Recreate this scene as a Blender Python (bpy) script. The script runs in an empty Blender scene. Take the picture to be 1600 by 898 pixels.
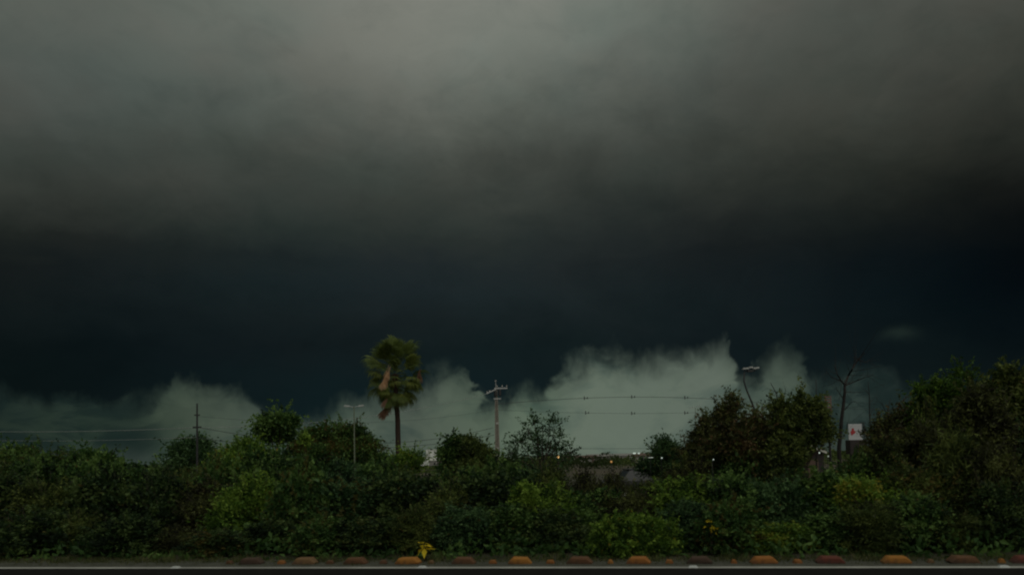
import bpy, math, random
import numpy as np
from mathutils import Vector, Matrix

random.seed(11)
rng = np.random.default_rng(11)
C = bpy.context.scene.collection
S = bpy.context.scene

# ------------------------------------------------------------------ camera
F = 1244.0                      # focal length in photograph pixels (1600 wide)
H = 2.0                         # eye height
PITCH, ROLL = math.radians(3.0), math.radians(-1.2)
PX0, PY0 = 800.0, 653.0
M = (Matrix.Rotation(math.pi / 2 + PITCH, 3, 'X') @ Matrix.Rotation(ROLL, 3, 'Z'))
EYE = Vector((0, 0, H))

cd = bpy.data.cameras.new('camera')
cam = bpy.data.objects.new('camera', cd)
C.objects.link(cam)
cam.matrix_world = Matrix.Translation(EYE) @ M.to_4x4()
cd.sensor_width = 36
cd.lens = 36 * F / 1600
cd.shift_y = (PY0 - 449) / 1600
cd.clip_start, cd.clip_end = 0.1, 6000
S.camera = cam
cd.dof.use_dof = True
cd.dof.focus_distance = 75
cd.dof.aperture_fstop = 1.1
S.view_settings.view_transform = 'Standard'
S.view_settings.look = 'None'
S.view_settings.gamma = 1
S.view_settings.exposure = 0
S.render.engine = 'CYCLES'
S.cycles.max_bounces = 7
S.cycles.filter_width = 2.1


def ray(px, py):
    return M @ Vector(((px - PX0) / F, (PY0 - py) / F, -1))


def at(px, py, Y):
    """the point seen at a pixel at the depth Y"""
    r = ray(px, py)
    return EYE + r * (Y / r.y)


def pix(p):
    q = M.transposed() @ (Vector(p) - EYE)
    return PX0 + F * q.x / -q.z, PY0 - F * q.y / -q.z


def road_y(x, off=0.0):
    """depth of the white road line at a given x"""
    return 14.9 - 0.149 * x + off


def on_road(px, off, z=0.0):
    x = 0.0
    for _ in range(30):
        y = road_y(x, off)
        x += (px - pix((x, y, z))[0]) * y / F
    return Vector((x, road_y(x, off), z))


def lin(c):
    return tuple(((v / 255) / 12.92 if v / 255 <= 0.04045 else ((v / 255 + 0.055) / 1.055) ** 2.4) for v in c)


# ------------------------------------------------------------------ sky (world)
W = bpy.data.worlds.new('World')
S.world = W
W.use_nodes = True
nt = W.node_tree
nt.nodes.clear()
SUN_EL, SUN_ROT = math.radians(33), math.radians(152)


def nd(kind, **kw):
    n = nt.nodes.new(kind)
    for k, v in kw.items():
        setattr(n, k, v)
    return n


def mth(op, a, b=None, c=None, clamp=False):
    n = nd('ShaderNodeMath', operation=op, use_clamp=clamp)
    for i, v in enumerate((a, b, c)):
        if v is None:
            continue
        if isinstance(v, (int, float)):
            n.inputs[i].default_value = v
        else:
            nt.links.new(v, n.inputs[i])
    return n.outputs[0]


def mixc(f, a, b, blend='MIX'):
    n = nd('ShaderNodeMix', data_type='RGBA', blend_type=blend)
    for s, v in ((n.inputs[0], f), (n.inputs[6], a), (n.inputs[7], b)):
        if isinstance(v, (int, float)):
            s.default_value = v
        elif isinstance(v, tuple):
            s.default_value = (*v, 1) if len(v) == 3 else v
        else:
            nt.links.new(v, s)
    return n.outputs[2]


def noise(vec, scale, detail=4, rough=0.5, dist=0.0):
    n = nd('ShaderNodeTexNoise')
    nt.links.new(vec, n.inputs['Vector'])
    n.inputs['Scale'].default_value = scale
    n.inputs['Detail'].default_value = detail
    n.inputs['Roughness'].default_value = rough
    n.inputs['Distortion'].default_value = dist
    return n.outputs['Fac']


tc = nd('ShaderNodeTexCoord')
sep = nd('ShaderNodeSeparateXYZ')
nt.links.new(tc.outputs['Generated'], sep.inputs[0])
X_, Y_, Z_ = sep.outputs
AZ = mth('ARCTAN2', X_, Y_)
EL = mth('ARCSINE', Z_)
AZN = mth('MULTIPLY_ADD', AZ, 1 / (2 * math.pi), 0.5)          # 0..1 right round
AZF = mth('MULTIPLY_ADD', AZ, 1 / math.radians(80), 0.5, clamp=True)      # 0..1 over the 80 degrees ahead

# storm cloud tones, read as a coarse table of the photograph's sky
TX = [0, 200, 400, 600, 700, 850, 1000, 1200, 1400, 1600]
TAB = {
    -80: [(92, 96, 89), (102, 105, 98), (114, 116, 108), (126, 128, 120), (130, 132, 124), (130, 132, 124), (122, 124, 115), (100, 102, 95), (84, 86, 80), (76, 78, 72)],
    0: [(86, 90, 84), (97, 100, 93), (110, 113, 105), (124, 126, 118), (127, 130, 122), (126, 129, 121), (112, 114, 106), (88, 90, 84), (76, 78, 72), (66, 68, 62)],
    100: [(80, 84, 79), (84, 90, 85), (94, 98, 92), (112, 114, 106), (112, 118, 111), (108, 114, 106), (92, 98, 92), (74, 77, 71), (68, 70, 64), (56, 58, 52)],
    200: [(66, 69, 64), (72, 77, 72), (74, 78, 72), (78, 81, 75), (88, 93, 86), (82, 86, 79), (70, 74, 69), (60, 63, 57), (54, 56, 50), (38, 40, 36)],
    250: [(56, 60, 55), (62, 66, 61), (64, 67, 61), (64, 70, 65), (68, 71, 65), (64, 68, 63), (56, 60, 55), (48, 52, 47), (40, 43, 38), (28, 30, 27)],
    300: [(56, 59, 54), (58, 62, 57), (54, 58, 54), (56, 60, 55), (56, 59, 54), (53, 58, 54), (46, 50, 46), (38, 42, 39), (28, 31, 28), (16, 18, 17)],
    350: [(36, 38, 34), (40, 43, 40), (44, 49, 46), (46, 49, 45), (45, 48, 45), (42, 47, 45), (37, 40, 39), (29, 32, 31), (20, 23, 23), (9, 12, 13)],
    400: [(23, 25, 24), (26, 30, 30), (31, 36, 36), (34, 39, 40), (34, 39, 40), (33, 38, 39), (29, 33, 34), (22, 26, 27), (12, 18, 21), (5, 9, 12)],
    450: [(18, 22, 23), (24, 28, 30), (27, 33, 35), (30, 35, 38), (32, 37, 40), (31, 36, 38), (28, 32, 34), (21, 26, 29), (11, 18, 22), (4, 9, 13)],
    500: [(15, 20, 21), (18, 23, 25), (22, 27, 29), (25, 30, 32), (26, 31, 33), (26, 31, 33), (24, 29, 31), (19, 25, 28), (12, 19, 22), (6, 12, 16)],
    550: [(10, 17, 18), (10, 16, 19), (17, 23, 26), (20, 26, 28), (19, 27, 29), (19, 26, 28), (18, 25, 27), (15, 21, 25), (14, 21, 23), (11, 17, 20)],
    600: [(10, 17, 18), (12, 19, 21), (15, 25, 28), (16, 27, 30), (16, 27, 30), (18, 27, 30), (18, 25, 27), (17, 25, 27), (16, 24, 25), (14, 21, 23)],
    700: [(10, 17, 18), (12, 19, 21), (15, 25, 28), (16, 27, 30), (16, 27, 30), (18, 27, 30), (18, 25, 27), (17, 25, 27), (16, 24, 25), (14, 21, 23)],
}
TY = sorted(TAB)


def tcol(px, py):
    px = min(max(px, 0), 1600)
    py = min(max(py, TY[0]), TY[-1])
    j = max(k for k in range(len(TY) - 1) if TY[k] <= py)
    i = max(k for k in range(len(TX) - 1) if TX[k] <= px)
    fy = (py - TY[j]) / (TY[j + 1] - TY[j])
    fx = (px - TX[i]) / (TX[i + 1] - TX[i])
    g = lambda a, b: np.array(lin(TAB[TY[a]][b])) * (np.array([.86, 1.03, 1.0]) if TY[a] >= 450 else np.array([.94, 1.01, 1.0]) if TY[a] >= 350 else 1.0)
    return (g(j, i) * (1 - fx) + g(j, i + 1) * fx) * (1 - fy) + (g(j + 1, i) * (1 - fx) + g(j + 1, i + 1) * fx) * fy


def dirn(az, el):
    return Vector((math.sin(az) * math.cos(el), math.cos(az) * math.cos(el), math.sin(el)))


def ramp(fac, stops, interp='B_SPLINE'):
    n = nd('ShaderNodeValToRGB')
    r = n.color_ramp
    r.interpolation = interp
    while len(r.elements) < len(stops):
        r.elements.new(0.5)
    for e, (p, c) in zip(r.elements, sorted(stops, key=lambda s: s[0])):
        e.position = p
        e.color = (*c, 1)
    nt.links.new(fac, n.inputs[0])
    return n.outputs[0]


# large soft billows push the tone rows up and down
GEN = tc.outputs['Generated']
mp = nd('ShaderNodeMapping')
nt.links.new(GEN, mp.inputs[0])
mp.inputs['Scale'].default_value = (1, 1, 1.7)
GV = mp.outputs[0]
soft = noise(GV, 3.4, 3, 0.45)
fine = noise(GV, 8.5, 5, 0.55, 0.6)
scud = noise(GV, 22, 4, 0.6, 0.5)
EL2 = mth('ADD', EL, mth('MULTIPLY_ADD', soft, math.radians(3.2), math.radians(-1.6)))
EL2 = mth('ADD', EL2, mth('MULTIPLY_ADD', fine, math.radians(3.2), math.radians(-1.6)))
EL2 = mth('ADD', EL2, mth('MULTIPLY_ADD', scud, math.radians(1.2), math.radians(-0.6)))
els = [0, 3.5, 6, 8, 10, 12, 14, 16, 18.5, 21, 24, 28, 33, 50, 90]
prev = None
for k, e in enumerate(els):
    st = []
    for azd in range(-35, 36, 7):
        if e >= 50:
            c = np.array(lin((144, 147, 138))) if e < 60 else np.array(lin((158, 161, 152)))
        else:
            q = pix(EYE + dirn(math.radians(azd), math.radians(e)))
            c = tcol(*q)
        st.append((azd / 360 + 0.5, tuple(c)))
    back = tuple((np.array(st[0][1]) + np.array(st[-1][1])) / 2)
    st = [(0.0, back)] + st + [(1.0, back)]
    row = ramp(AZN, st, 'CARDINAL')
    if prev is None:
        prev = row
    else:
        e0 = math.radians(els[k - 1])
        e1 = math.radians(e)
        f = mth('MULTIPLY_ADD', EL2, 1 / (e1 - e0), -e0 / (e1 - e0), clamp=True)
        prev = mixc(f, prev, row)
grain = noise(GV, 6, 6, 0.6, 0.5)
prev = mixc(1.0, prev, ramp(grain, [(0.25, (.78, .81, .82)), (0.5, (1, 1, 1)), (0.75, (1.19, 1.17, 1.15))]), 'MULTIPLY')
mot = noise(GV, 15, 5, 0.6, 0.8)
prev = mixc(1.0, prev, ramp(mot, [(0.3, (.92, .93, .93)), (0.5, (1, 1, 1)), (0.7, (1.08, 1.07, 1.07))]), 'MULTIPLY')
hue = noise(GV, 5, 4, 0.55)
prev = mixc(1.0, prev, ramp(hue, [(0.38, (.92, 1.01, 1.02)), (0.62, (1.03, .995, .985))]), 'MULTIPLY')
cloud = prev

# ragged lower edge of the storm cloud: height over azimuth
EDGE = [(-400, 600), (0, 606), (60, 612), (130, 622), (200, 622), (240, 616), (255, 600), (275, 583), (300, 590), (335, 600), (372, 602), (385, 622),
        (410, 646), (470, 650), (505, 640), (530, 630), (600, 618), (650, 602), (680, 584), (700, 577), (725, 580), (740, 602), (755, 628),
        (775, 626), (800, 612), (840, 614), (856, 604), (874, 582), (892, 564), (915, 555), (930, 553), (1000, 553), (1040, 560), (1085, 548), (1130, 540),
        (1142, 566), (1160, 588), (1178, 566), (1200, 552), (1235, 546), (1258, 558), (1270, 580), (1330, 574), (1390, 590), (1460, 610), (1600, 624), (2000, 620)]


def azel(px, py):
    d = ray(px, py)
    return math.atan2(d.x, d.y), math.asin(d.normalized().z)


fc = nd('ShaderNodeFloatCurve')
cu = fc.mapping.curves[0]
pts = []
for x, y in EDGE:
    a, e = azel(x, y)
    u = a / math.radians(80) + 0.5
    if 0.001 < u < 0.999:
        pts.append((u, math.degrees(e) / 12))
cu.points[0].location = (0, pts[0][1])
cu.points[1].location = (1, pts[-1][1])
for p in pts:
    cu.points.new(*p)
fc.mapping.update()
w1 = noise(GEN, 9, 3, 0.5, 0.3)
w2 = noise(GEN, 31, 3, 0.5, 0.4)
azw = mth('ADD', mth('MULTIPLY_ADD', w1, 0.050, -0.025), mth('MULTIPLY_ADD', w2, 0.045, -0.0225))
nt.links.new(mth('ADD', AZF, azw), fc.inputs['Value'])
E = mth('MULTIPLY', fc.outputs[0], math.radians(12))
n1 = mth('MULTIPLY_ADD', noise(GEN, 26, 3, 0.5, 0.5), math.radians(2.6), math.radians(-1.3))
n2 = mth('MULTIPLY_ADD', noise(GEN, 60, 3, 0.5, 0.3), math.radians(0.9), math.radians(-0.45))
mv = nd('ShaderNodeMapping')
nt.links.new(GEN, mv.inputs[0])
mv.inputs['Scale'].default_value = (1, 1, .5)
shred = mth('MULTIPLY_ADD', noise(mv.outputs[0], 30, 4, 0.58, 0.5), math.radians(2.2), math.radians(-1.1))
diff = mth('ADD', mth('SUBTRACT', E, EL), mth('ADD', mth('MULTIPLY', n1, 0.8), mth('ADD', n2, shred)))
# the edge is crisp in places and torn into mist in others
wid = mth('MULTIPLY_ADD', noise(GEN, 13, 2, 0.5), math.radians(3.0), math.radians(-0.55))
wid = mth('MAXIMUM', wid, math.radians(0.62))
mr = nd('ShaderNodeMapRange', interpolation_type='SMOOTHSTEP')
nt.links.new(mth('DIVIDE', diff, wid), mr.inputs[0])
mr.inputs[1].default_value = -0.7
mr.inputs[2].default_value = 1.5
gapmask = mr.outputs[0]
GAP = [(0, (36, 48, 40)), (120, (42, 55, 46)), (210, (44, 56, 47)), (262, (62, 74, 62)), (330, (70, 81, 69)), (430, (70, 82, 73)), (520, (76, 90, 78)),
       (640, (78, 88, 78)), (740, (84, 97, 83)), (840, (93, 108, 92)), (900, (98, 110, 97)), (1000, (97, 109, 97)), (1120, (95, 106, 95)),
       (1180, (84, 96, 84)), (1245, (74, 86, 75)), (1275, (52, 64, 57)), (1340, (48, 60, 55)), (1400, (38, 48, 45)), (1480, (24, 32, 31)), (1600, (18, 25, 25))]
gst = [((azel(x, 660)[0] / math.radians(80) + 0.5), lin(c)) for x, c in GAP]
gap = ramp(AZF, gst, 'LINEAR')
mist = noise(GV, 11, 5, 0.58, 0.6)
gap = mixc(1.0, gap, ramp(mist, [(0.30, (.52, .62, .66)), (0.50, (1, 1, 1)), (0.70, (1.2, 1.17, 1.1))]), 'MULTIPLY')
# rain hangs from the cloud: darker just under its edge
near = nd('ShaderNodeMapRange', interpolation_type='SMOOTHSTEP')
nt.links.new(mth('ADD', mth('SUBTRACT', E, EL), mth('MULTIPLY', n1, 1.6)), near.inputs[0])
near.inputs[1].default_value = math.radians(2.9)
near.inputs[2].default_value = math.radians(-0.2)
gap = mixc(mth('MULTIPLY', near.outputs[0], 0.42), gap, lin((34, 46, 44)))
# murky blue wisps low down at both ends, where more rain hangs below the cloud
side = nd('ShaderNodeFloatCurve')
cs = side.mapping.curves[0]
cs.points[0].location = (0, 0.95)
cs.points[1].location = (1, 0.95)
for x, v in ((0, .95), (200, .85), (260, .3), (330, .15), (480, .1), (1240, .1), (1290, .9), (1600, .95)):
    cs.points.new(azel(x, 660)[0] / math.radians(80) + 0.5, v)
side.mapping.update()
nt.links.new(AZF, side.inputs['Value'])
wisp = ramp(noise(GV, 13, 5, 0.62, 1.4), [(0.40, (0, 0, 0)), (0.54, (1, 1, 1))])
# the lowest sliver of sky is a little lighter at both ends
low = nd('ShaderNodeMapRange', interpolation_type='SMOOTHSTEP')
nt.links.new(mth('ADD', EL, mth('MULTIPLY', n1, 0.5)), low.inputs[0])
low.inputs[1].default_value = math.radians(1.6)
low.inputs[2].default_value = math.radians(0.2)
gap = mixc(mth('MULTIPLY', mth('MULTIPLY', wisp, side.outputs[0]), 0.9), gap, lin((20, 33, 32)))
gap = mixc(mth('MULTIPLY', mth('MULTIPLY', low.outputs[0], side.outputs[0]), 0.7), gap, lin((58, 68, 62)))
sky = mixc(gapmask, cloud, gap)
# one thin bright tear in the cloud on the right
a0, e0 = azel(1405, 523)
ga = mth('POWER', mth('DIVIDE', mth('SUBTRACT', AZ, a0), math.radians(1.0)), 2)
ge = mth('POWER', mth('DIVIDE', mth('ADD', mth('SUBTRACT', EL, e0), mth('MULTIPLY', n1, 0.5)), math.radians(0.42)), 2)
gg = mth('EXPONENT', mth('MULTIPLY', mth('ADD', ga, ge), -1))
sky = mixc(mth('MULTIPLY', gg, 0.42), sky, lin((40, 52, 46)))
bg = nd('ShaderNodeBackground')
nt.links.new(sky, bg.inputs[0])
bg.inputs[1].default_value = 1.0
ns = nd('ShaderNodeTexSky', sky_type='NISHITA', sun_disc=False)
ns.sun_elevation, ns.sun_rotation = SUN_EL, SUN_ROT
bn = nd('ShaderNodeBackground')
nt.links.new(ns.outputs[0], bn.inputs[0])
bn.inputs[1].default_value = 0.05
ms = nd('ShaderNodeMixShader')
ms.inputs[0].default_value = 0.998          # the cloud deck lets almost nothing through
nt.links.new(bn.outputs[0], ms.inputs[1])
nt.links.new(bg.outputs[0], ms.inputs[2])
wo = nd('ShaderNodeOutputWorld')
nt.links.new(ms.outputs[0], wo.inputs[0])

# ------------------------------------------------------------------ sun behind the overcast
sl = bpy.data.lights.new('sun', 'SUN')
sl.energy = 0.85
sl.angle = math.radians(95)
sl.color = (1.0, 0.97, 0.88)
so = bpy.data.objects.new('sun', sl)
C.objects.link(so)
sd = Vector((math.sin(SUN_ROT) * math.cos(SUN_EL), math.cos(SUN_ROT) * math.cos(SUN_EL), math.sin(SUN_EL)))
so.rotation_euler = (-sd).to_track_quat('-Z', 'Y').to_euler()


# ------------------------------------------------------------------ materials
class Mat:
    def __init__(s, name):
        s.m = bpy.data.materials.new(name)
        s.m.use_nodes = True
        s.t = s.m.node_tree
        s.p = s.t.nodes['Principled BSDF']

    def node(s, kind, **kw):
        n = s.t.nodes.new(kind)
        for k, v in kw.items():
            setattr(n, k, v)
        return n

    def link(s, a, b):
        s.t.links.new(a, b)


def plain(name, col, rough=0.7, var=0.25, scale=6.0, metal=0.0, bump=0.0, col2=None, spec=0.4, coord='Object'):
    k = Mat(name)
    tcn = k.node('ShaderNodeTexCoord')
    n = k.node('ShaderNodeTexNoise')
    n.inputs['Scale'].default_value = scale
    n.inputs['Detail'].default_value = 6
    n.inputs['Roughness'].default_value = 0.65
    k.link(tcn.outputs[coord], n.inputs['Vector'])
    r = k.node('ShaderNodeValToRGB')
    c2 = col2 if col2 else tuple(v * (1 - var) for v in col)
    c1 = col if col2 else tuple(min(1, v * (1 + var)) for v in col)
    r.color_ramp.elements[0].position = 0.32
    r.color_ramp.elements[1].position = 0.68
    r.color_ramp.elements[0].color = (*c2, 1)
    r.color_ramp.elements[1].color = (*c1, 1)
    k.link(n.outputs['Fac'], r.inputs[0])
    k.link(r.outputs[0], k.p.inputs['Base Color'])
    k.p.inputs['Roughness'].default_value = rough
    k.p.inputs['Metallic'].default_value = metal
    k.p.inputs['Specular IOR Level'].default_value = spec
    if bump:
        b = k.node('ShaderNodeBump')
        b.inputs['Strength'].default_value = bump
        b.inputs['Distance'].default_value = 0.02
        n2 = k.node('ShaderNodeTexNoise')
        n2.inputs['Scale'].default_value = scale * 9
        n2.inputs['Detail'].default_value = 4
        k.link(tcn.outputs[coord], n2.inputs['Vector'])
        k.link(n2.outputs['Fac'], b.inputs['Height'])
        k.link(b.outputs[0], k.p.inputs['Normal'])
    return k.m


def leafmat(name, dark, mid, light, old=(0.10, 0.08, 0.02), translucent=0.38, rough=0.6):
    k = Mat(name)
    a = k.node('ShaderNodeAttribute', attribute_name='tint')
    oi = k.node('ShaderNodeObjectInfo')
    ad = k.node('ShaderNodeMath', operation='MULTIPLY_ADD')
    ad.inputs[1].default_value = 0.24
    k.link(oi.outputs['Random'], ad.inputs[0])
    sub = k.node('ShaderNodeMath', operation='SUBTRACT')
    k.link(a.outputs['Fac'], sub.inputs[0])
    sub.inputs[1].default_value = 0.12
    k.link(sub.outputs[0], ad.inputs[2])
    r = k.node('ShaderNodeValToRGB')
    el = r.color_ramp.elements
    el[0].position, el[0].color = 0.0, (*dark, 1)
    el[1].position, el[1].color = 1.0, (*old, 1)
    e = el.new(0.5); e.color = (*mid, 1)
    e = el.new(0.86); e.color = (*light, 1)
    e = el.new(0.93); e.color = (*light, 1)
    k.link(ad.outputs[0], r.inputs[0])
    k.link(r.outputs[0], k.p.inputs['Base Color'])
    k.p.inputs['Roughness'].default_value = rough
    k.p.inputs['Specular IOR Level'].default_value = 0.2
    tr = k.node('ShaderNodeBsdfTranslucent')
    k.link(r.outputs[0], tr.inputs[0])
    mx = k.node('ShaderNodeMixShader')
    mx.inputs[0].default_value = translucent
    k.link(k.p.outputs[0], mx.inputs[1])
    k.link(tr.outputs[0], mx.inputs[2])
    k.link(mx.outputs[0], k.t.nodes['Material Output'].inputs[0])
    return k.m


def emit(name, col, strength):
    k = Mat(name)
    k.p.inputs['Base Color'].default_value = (*col, 1)
    k.p.inputs['Emission Color'].default_value = (*col, 1)
    k.p.inputs['Emission Strength'].default_value = strength
    return k.m


MT = {
    'asphalt': plain('asphalt', (.012, .0117, .010), .9, .3, 3, bump=.5, spec=.08),
    'line': plain('worn_line_paint', (.52, .51, .46), .7, 0, .32, bump=.3, col2=(.17, .165, .15)),
    'verge': plain('gravelly_verge', (.085, .083, .066), .95, 0, 2.5, bump=.9, col2=(.045, .048, .032)),
    'earth': plain('scrub_earth', (.075, .062, .042), .95, 0, .35, bump=.8, col2=(.03, .036, .018)),
    'farfield': plain('dry_field', (.10, .075, .05), .95, 0, .05, col2=(.04, .042, .022)),
    'bark': plain('bark', (.055, .042, .032), .9, .35, 9, bump=.6),
    'palmbark': plain('palm_bark', (.042, .027, .020), .9, .35, 7, bump=.8),
    'deadbark': plain('dead_bark', (.024, .021, .019), .9, .3, 9),
    'concrete': plain('pole_concrete', (.235, .215, .18), .85, .25, 4, bump=.3),
    'steel': plain('galvanised_steel', (.50, .51, .50), .55, .15, 5, metal=.3),
    'darksteel': plain('dark_steel', (.035, .036, .037), .6, .2, 5),
    'palegreensteel': plain('pale_green_steel', (.16, .19, .13), .6, .15, 5),
    'insul': plain('insulator_porcelain', (.45, .45, .42), .3, .1, 5),
    'wire': plain('wire', (.05, .055, .055), .6, .1, 5),
    'palewire': plain('pale_wire', (.34, .36, .35), .5, .1, 5, metal=.2),
    'whitewall': plain('white_render_wall', (.82, .85, .80), .8, .1, .3),
    'whiteroof': plain('white_sheet_roof', (.55, .54, .48), .6, .15, .5),
    'greywall': plain('grey_wall', (.26, .25, .23), .85, .2, .5),
    'brownroof': plain('brown_roof', (.12, .08, .06), .85, .25, .5),
    'glass': plain('dark_glass', (.02, .022, .024), .12, .1, 1, spec=.6),
    'signwhite': plain('sign_white', (.50, .51, .52), .5, .08, 2),
    'signred': plain('sign_red', (.42, .03, .035), .5, .1, 4),
    'signdark': plain('sign_dark', (.035, .028, .026), .8, .2, 3),
    'rustpanel': plain('rusty_slats', (.22, .105, .08), .8, .25, 4),
    'carpaint': plain('car_paint_grey', (.04, .042, .043), .35, .08, 2, spec=.5),
    'rubber': plain('rubber', (.02, .02, .02), .9, .1, 4),
    'lens': plain('lamp_lens', (.44, .46, .44), .25, .1, 3),
    'warm': emit('warm_lamp_glow', (1.0, .60, .22), 1.4),
    'amber': emit('dim_amber_glow', (1.0, .50, .15), .22),
    'white_glow': emit('white_lamp_glow', (.85, 1.0, .90), .32),
    'dim_glow': emit('dim_white_glow', (.85, .95, .85), .12),
    'leaf_green': leafmat('leaf_green', (.013, .031, .009), (.048, .110, .026), (.160, .265, .066)),
    'leaf_blue': leafmat('leaf_bluegreen', (0.0120, 0.0300, 0.0130), (0.0420, 0.0950, 0.0340), (0.1200, 0.2150, 0.0800)),
    'leaf_bright': leafmat('leaf_bright', (0.0240, 0.0560, 0.0080), (0.1000, 0.1950, 0.0260), (0.2300, 0.3500, 0.0500), (0.3000, 0.2500, 0.0300)),
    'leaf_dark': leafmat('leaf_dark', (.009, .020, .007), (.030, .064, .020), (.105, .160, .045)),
    'leaf_olive': leafmat('leaf_olive', (.020, .032, .009), (.070, .108, .026), (.180, .225, .055), (.20, .13, .04)),
    'leaf_red': leafmat('leaf_reddish', (.019, .020, .009), (.066, .076, .027), (.150, .175, .048), (.15, .10, .045)),
    'leaf_palm': leafmat('leaf_palm', (0.0562, 0.0800, 0.0225), (0.1375, 0.1875, 0.0450), (0.2875, 0.3250, 0.0750), (0.3125, 0.2125, 0.0750)),
    'leaf_yellow': leafmat('leaf_yellow', (0.7800, 0.6000, 0.0300), (0.7000, 0.5800, 0.0300), (0.8500, 0.6800, 0.0400), (0.8000, 0.4500, 0.0500)),
    'frond_tan': leafmat('frond_tan', (.34, .21, .12), (.60, .38, .22), (.74, .48, .29), (.45, .25, .12)),
    'frond_rust': leafmat('frond_rust', (.11, .06, .04), (.24, .135, .085), (.34, .20, .12), (.2, .1, .06)),
    'grass': leafmat('grass_blades', (.022, .030, .010), (.060, .075, .022), (.13, .135, .045), (.16, .12, .06), .2, .7),
}


def block_mat(name, top, worn):
    k = Mat(name)
    tcn = k.node('ShaderNodeTexCoord')
    n = k.node('ShaderNodeTexNoise')
    n.inputs['Scale'].default_value = 7
    n.inputs['Detail'].default_value = 8
    n.inputs['Roughness'].default_value = .7
    k.link(tcn.outputs['Object'], n.inputs['Vector'])
    sp = k.node('ShaderNodeSeparateXYZ')
    k.link(tcn.outputs['Object'], sp.inputs[0])
    # road dirt splashed on the lower part of the block
    md = k.node('ShaderNodeMath', operation='MULTIPLY_ADD')
    k.link(sp.outputs[2], md.inputs[0])
    md.inputs[1].default_value = 3.0
    k.link(n.outputs['Fac'], md.inputs[2])
    r = k.node('ShaderNodeValToRGB')
    r.color_ramp.elements[0].position = .50
    r.color_ramp.elements[1].position = .78
    r.color_ramp.elements[0].color = (*worn, 1)
    r.color_ramp.elements[1].color = (*top, 1)
    k.link(md.outputs[0], r.inputs[0])
    k.link(r.outputs[0], k.p.inputs['Base Color'])
    k.p.inputs['Roughness'].default_value = .7
    k.p.inputs['Specular IOR Level'].default_value = .25
    b = k.node('ShaderNodeBump')
    b.inputs['Strength'].default_value = .5
    b.inputs['Distance'].default_value = .01
    k.link(n.outputs['Fac'], b.inputs['Height'])
    k.link(b.outputs[0], k.p.inputs['Normal'])
    return k.m


# ------------------------------------------------------------------ geometry helpers
class MB:
    """collects boxes, tubes and loose faces, then links them as ONE mesh object"""

    def __init__(s):
        s.v, s.f = [], []

    def face(s, pts):
        i = len(s.v)
        s.v += [tuple(p) for p in pts]
        s.f.append(tuple(range(i, i + len(pts))))

    def box(s, c, size, rz=0.0, tilt=0.0):
        x, y, z = (v / 2 for v in size)
        R = Matrix.Rotation(rz, 3, 'Z') @ Matrix.Rotation(tilt, 3, 'Y')
        i = len(s.v)
        for a in (-x, x):
            for b in (-y, y):
                for d in (-z, z):
                    s.v.append(tuple(Vector(c) + R @ Vector((a, b, d))))
        for q in ((0, 1, 3, 2), (4, 6, 7, 5), (0, 4, 5, 1), (2, 3, 7, 6), (0, 2, 6, 4), (1, 5, 7, 3)):
            s.f.append(tuple(i + k for k in q))

    def tube(s, pts, rad, n=6, cap=True):
        pts = [Vector(p) for p in pts]
        if isinstance(rad, (int, float)):
            rad = [rad] * len(pts)
        base = len(s.v)
        for k, p in enumerate(pts):
            d = (pts[min(k + 1, len(pts) - 1)] - pts[max(k - 1, 0)])
            d = d.normalized() if d.length > 1e-9 else Vector((0, 0, 1))
            u = d.cross(Vector((0.31, 0.95, 0.04))).normalized()
            w = d.cross(u)
            for j in range(n):
                a = 2 * math.pi * j / n
                s.v.append(tuple(p + (u * math.cos(a) + w * math.sin(a)) * rad[k]))
        for k in range(len(pts) - 1):
            for j in range(n):
                a = base + k * n + j
                b = base + k * n + (j + 1) % n
                s.f.append((a, b, b + n, a + n))
        if cap:
            s.f.append(tuple(base + j for j in range(n))[::-1])
            s.f.append(tuple(base + (len(pts) - 1) * n + j for j in range(n)))

    def prism(s, poly, y0, y1):
        """outline in xz, extruded in y"""
        n = len(poly)
        i = len(s.v)
        for y in (y0, y1):
            s.v += [(p[0], y, p[1]) for p in poly]
        s.f.append(tuple(range(i, i + n)))
        s.f.append(tuple(range(i + n, i + 2 * n))[::-1])
        for k in range(n):
            j = (k + 1) % n
            s.f.append((i + k, i + n + k, i + n + j, i + j))

    def build(s, name, mat, parent=None, smooth=False, bevel=0.0):
        me = bpy.data.meshes.new(name)
        me.from_pydata(s.v, [], s.f)
        me.materials.append(mat)
        if smooth:
            me.polygons.foreach_set('use_smooth', [True] * len(me.polygons))
        o = bpy.data.objects.new(name, me)
        C.objects.link(o)
        if parent:
            o.parent = parent
        if bevel:
            b = o.modifiers.new('bevel', 'BEVEL')
            b.width = bevel
            b.segments = 2
        return o


def tag(o, label=None, cat=None, group=None, kind=None):
    if label: o['label'] = label
    if cat: o['category'] = cat
    if group: o['group'] = group
    if kind: o['kind'] = kind
    return o


def empty(name, loc, label, cat, group=None, rz=0.0):
    o = bpy.data.objects.new(name, None)
    o.empty_display_size = 0.2
    C.objects.link(o)
    o.location = loc
    o.rotation_euler = (0, 0, rz)
    return tag(o, label, cat, group)


def copy_thing(src, loc, label, rz=0.0, scale=(1, 1, 1)):
    r = src.copy()
    C.objects.link(r)
    r.location, r.rotation_euler, r.scale = loc, (0, 0, rz), scale
    r['label'] = label
    for ch in src.children:
        c = ch.copy()
        C.objects.link(c)
        c.parent = r
        for g in ch.children:
            d = g.copy()
            C.objects.link(d)
            d.parent = c
    return r


def unit(a):
    return a / np.maximum(np.linalg.norm(a, axis=1, keepdims=True), 1e-9)


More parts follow.
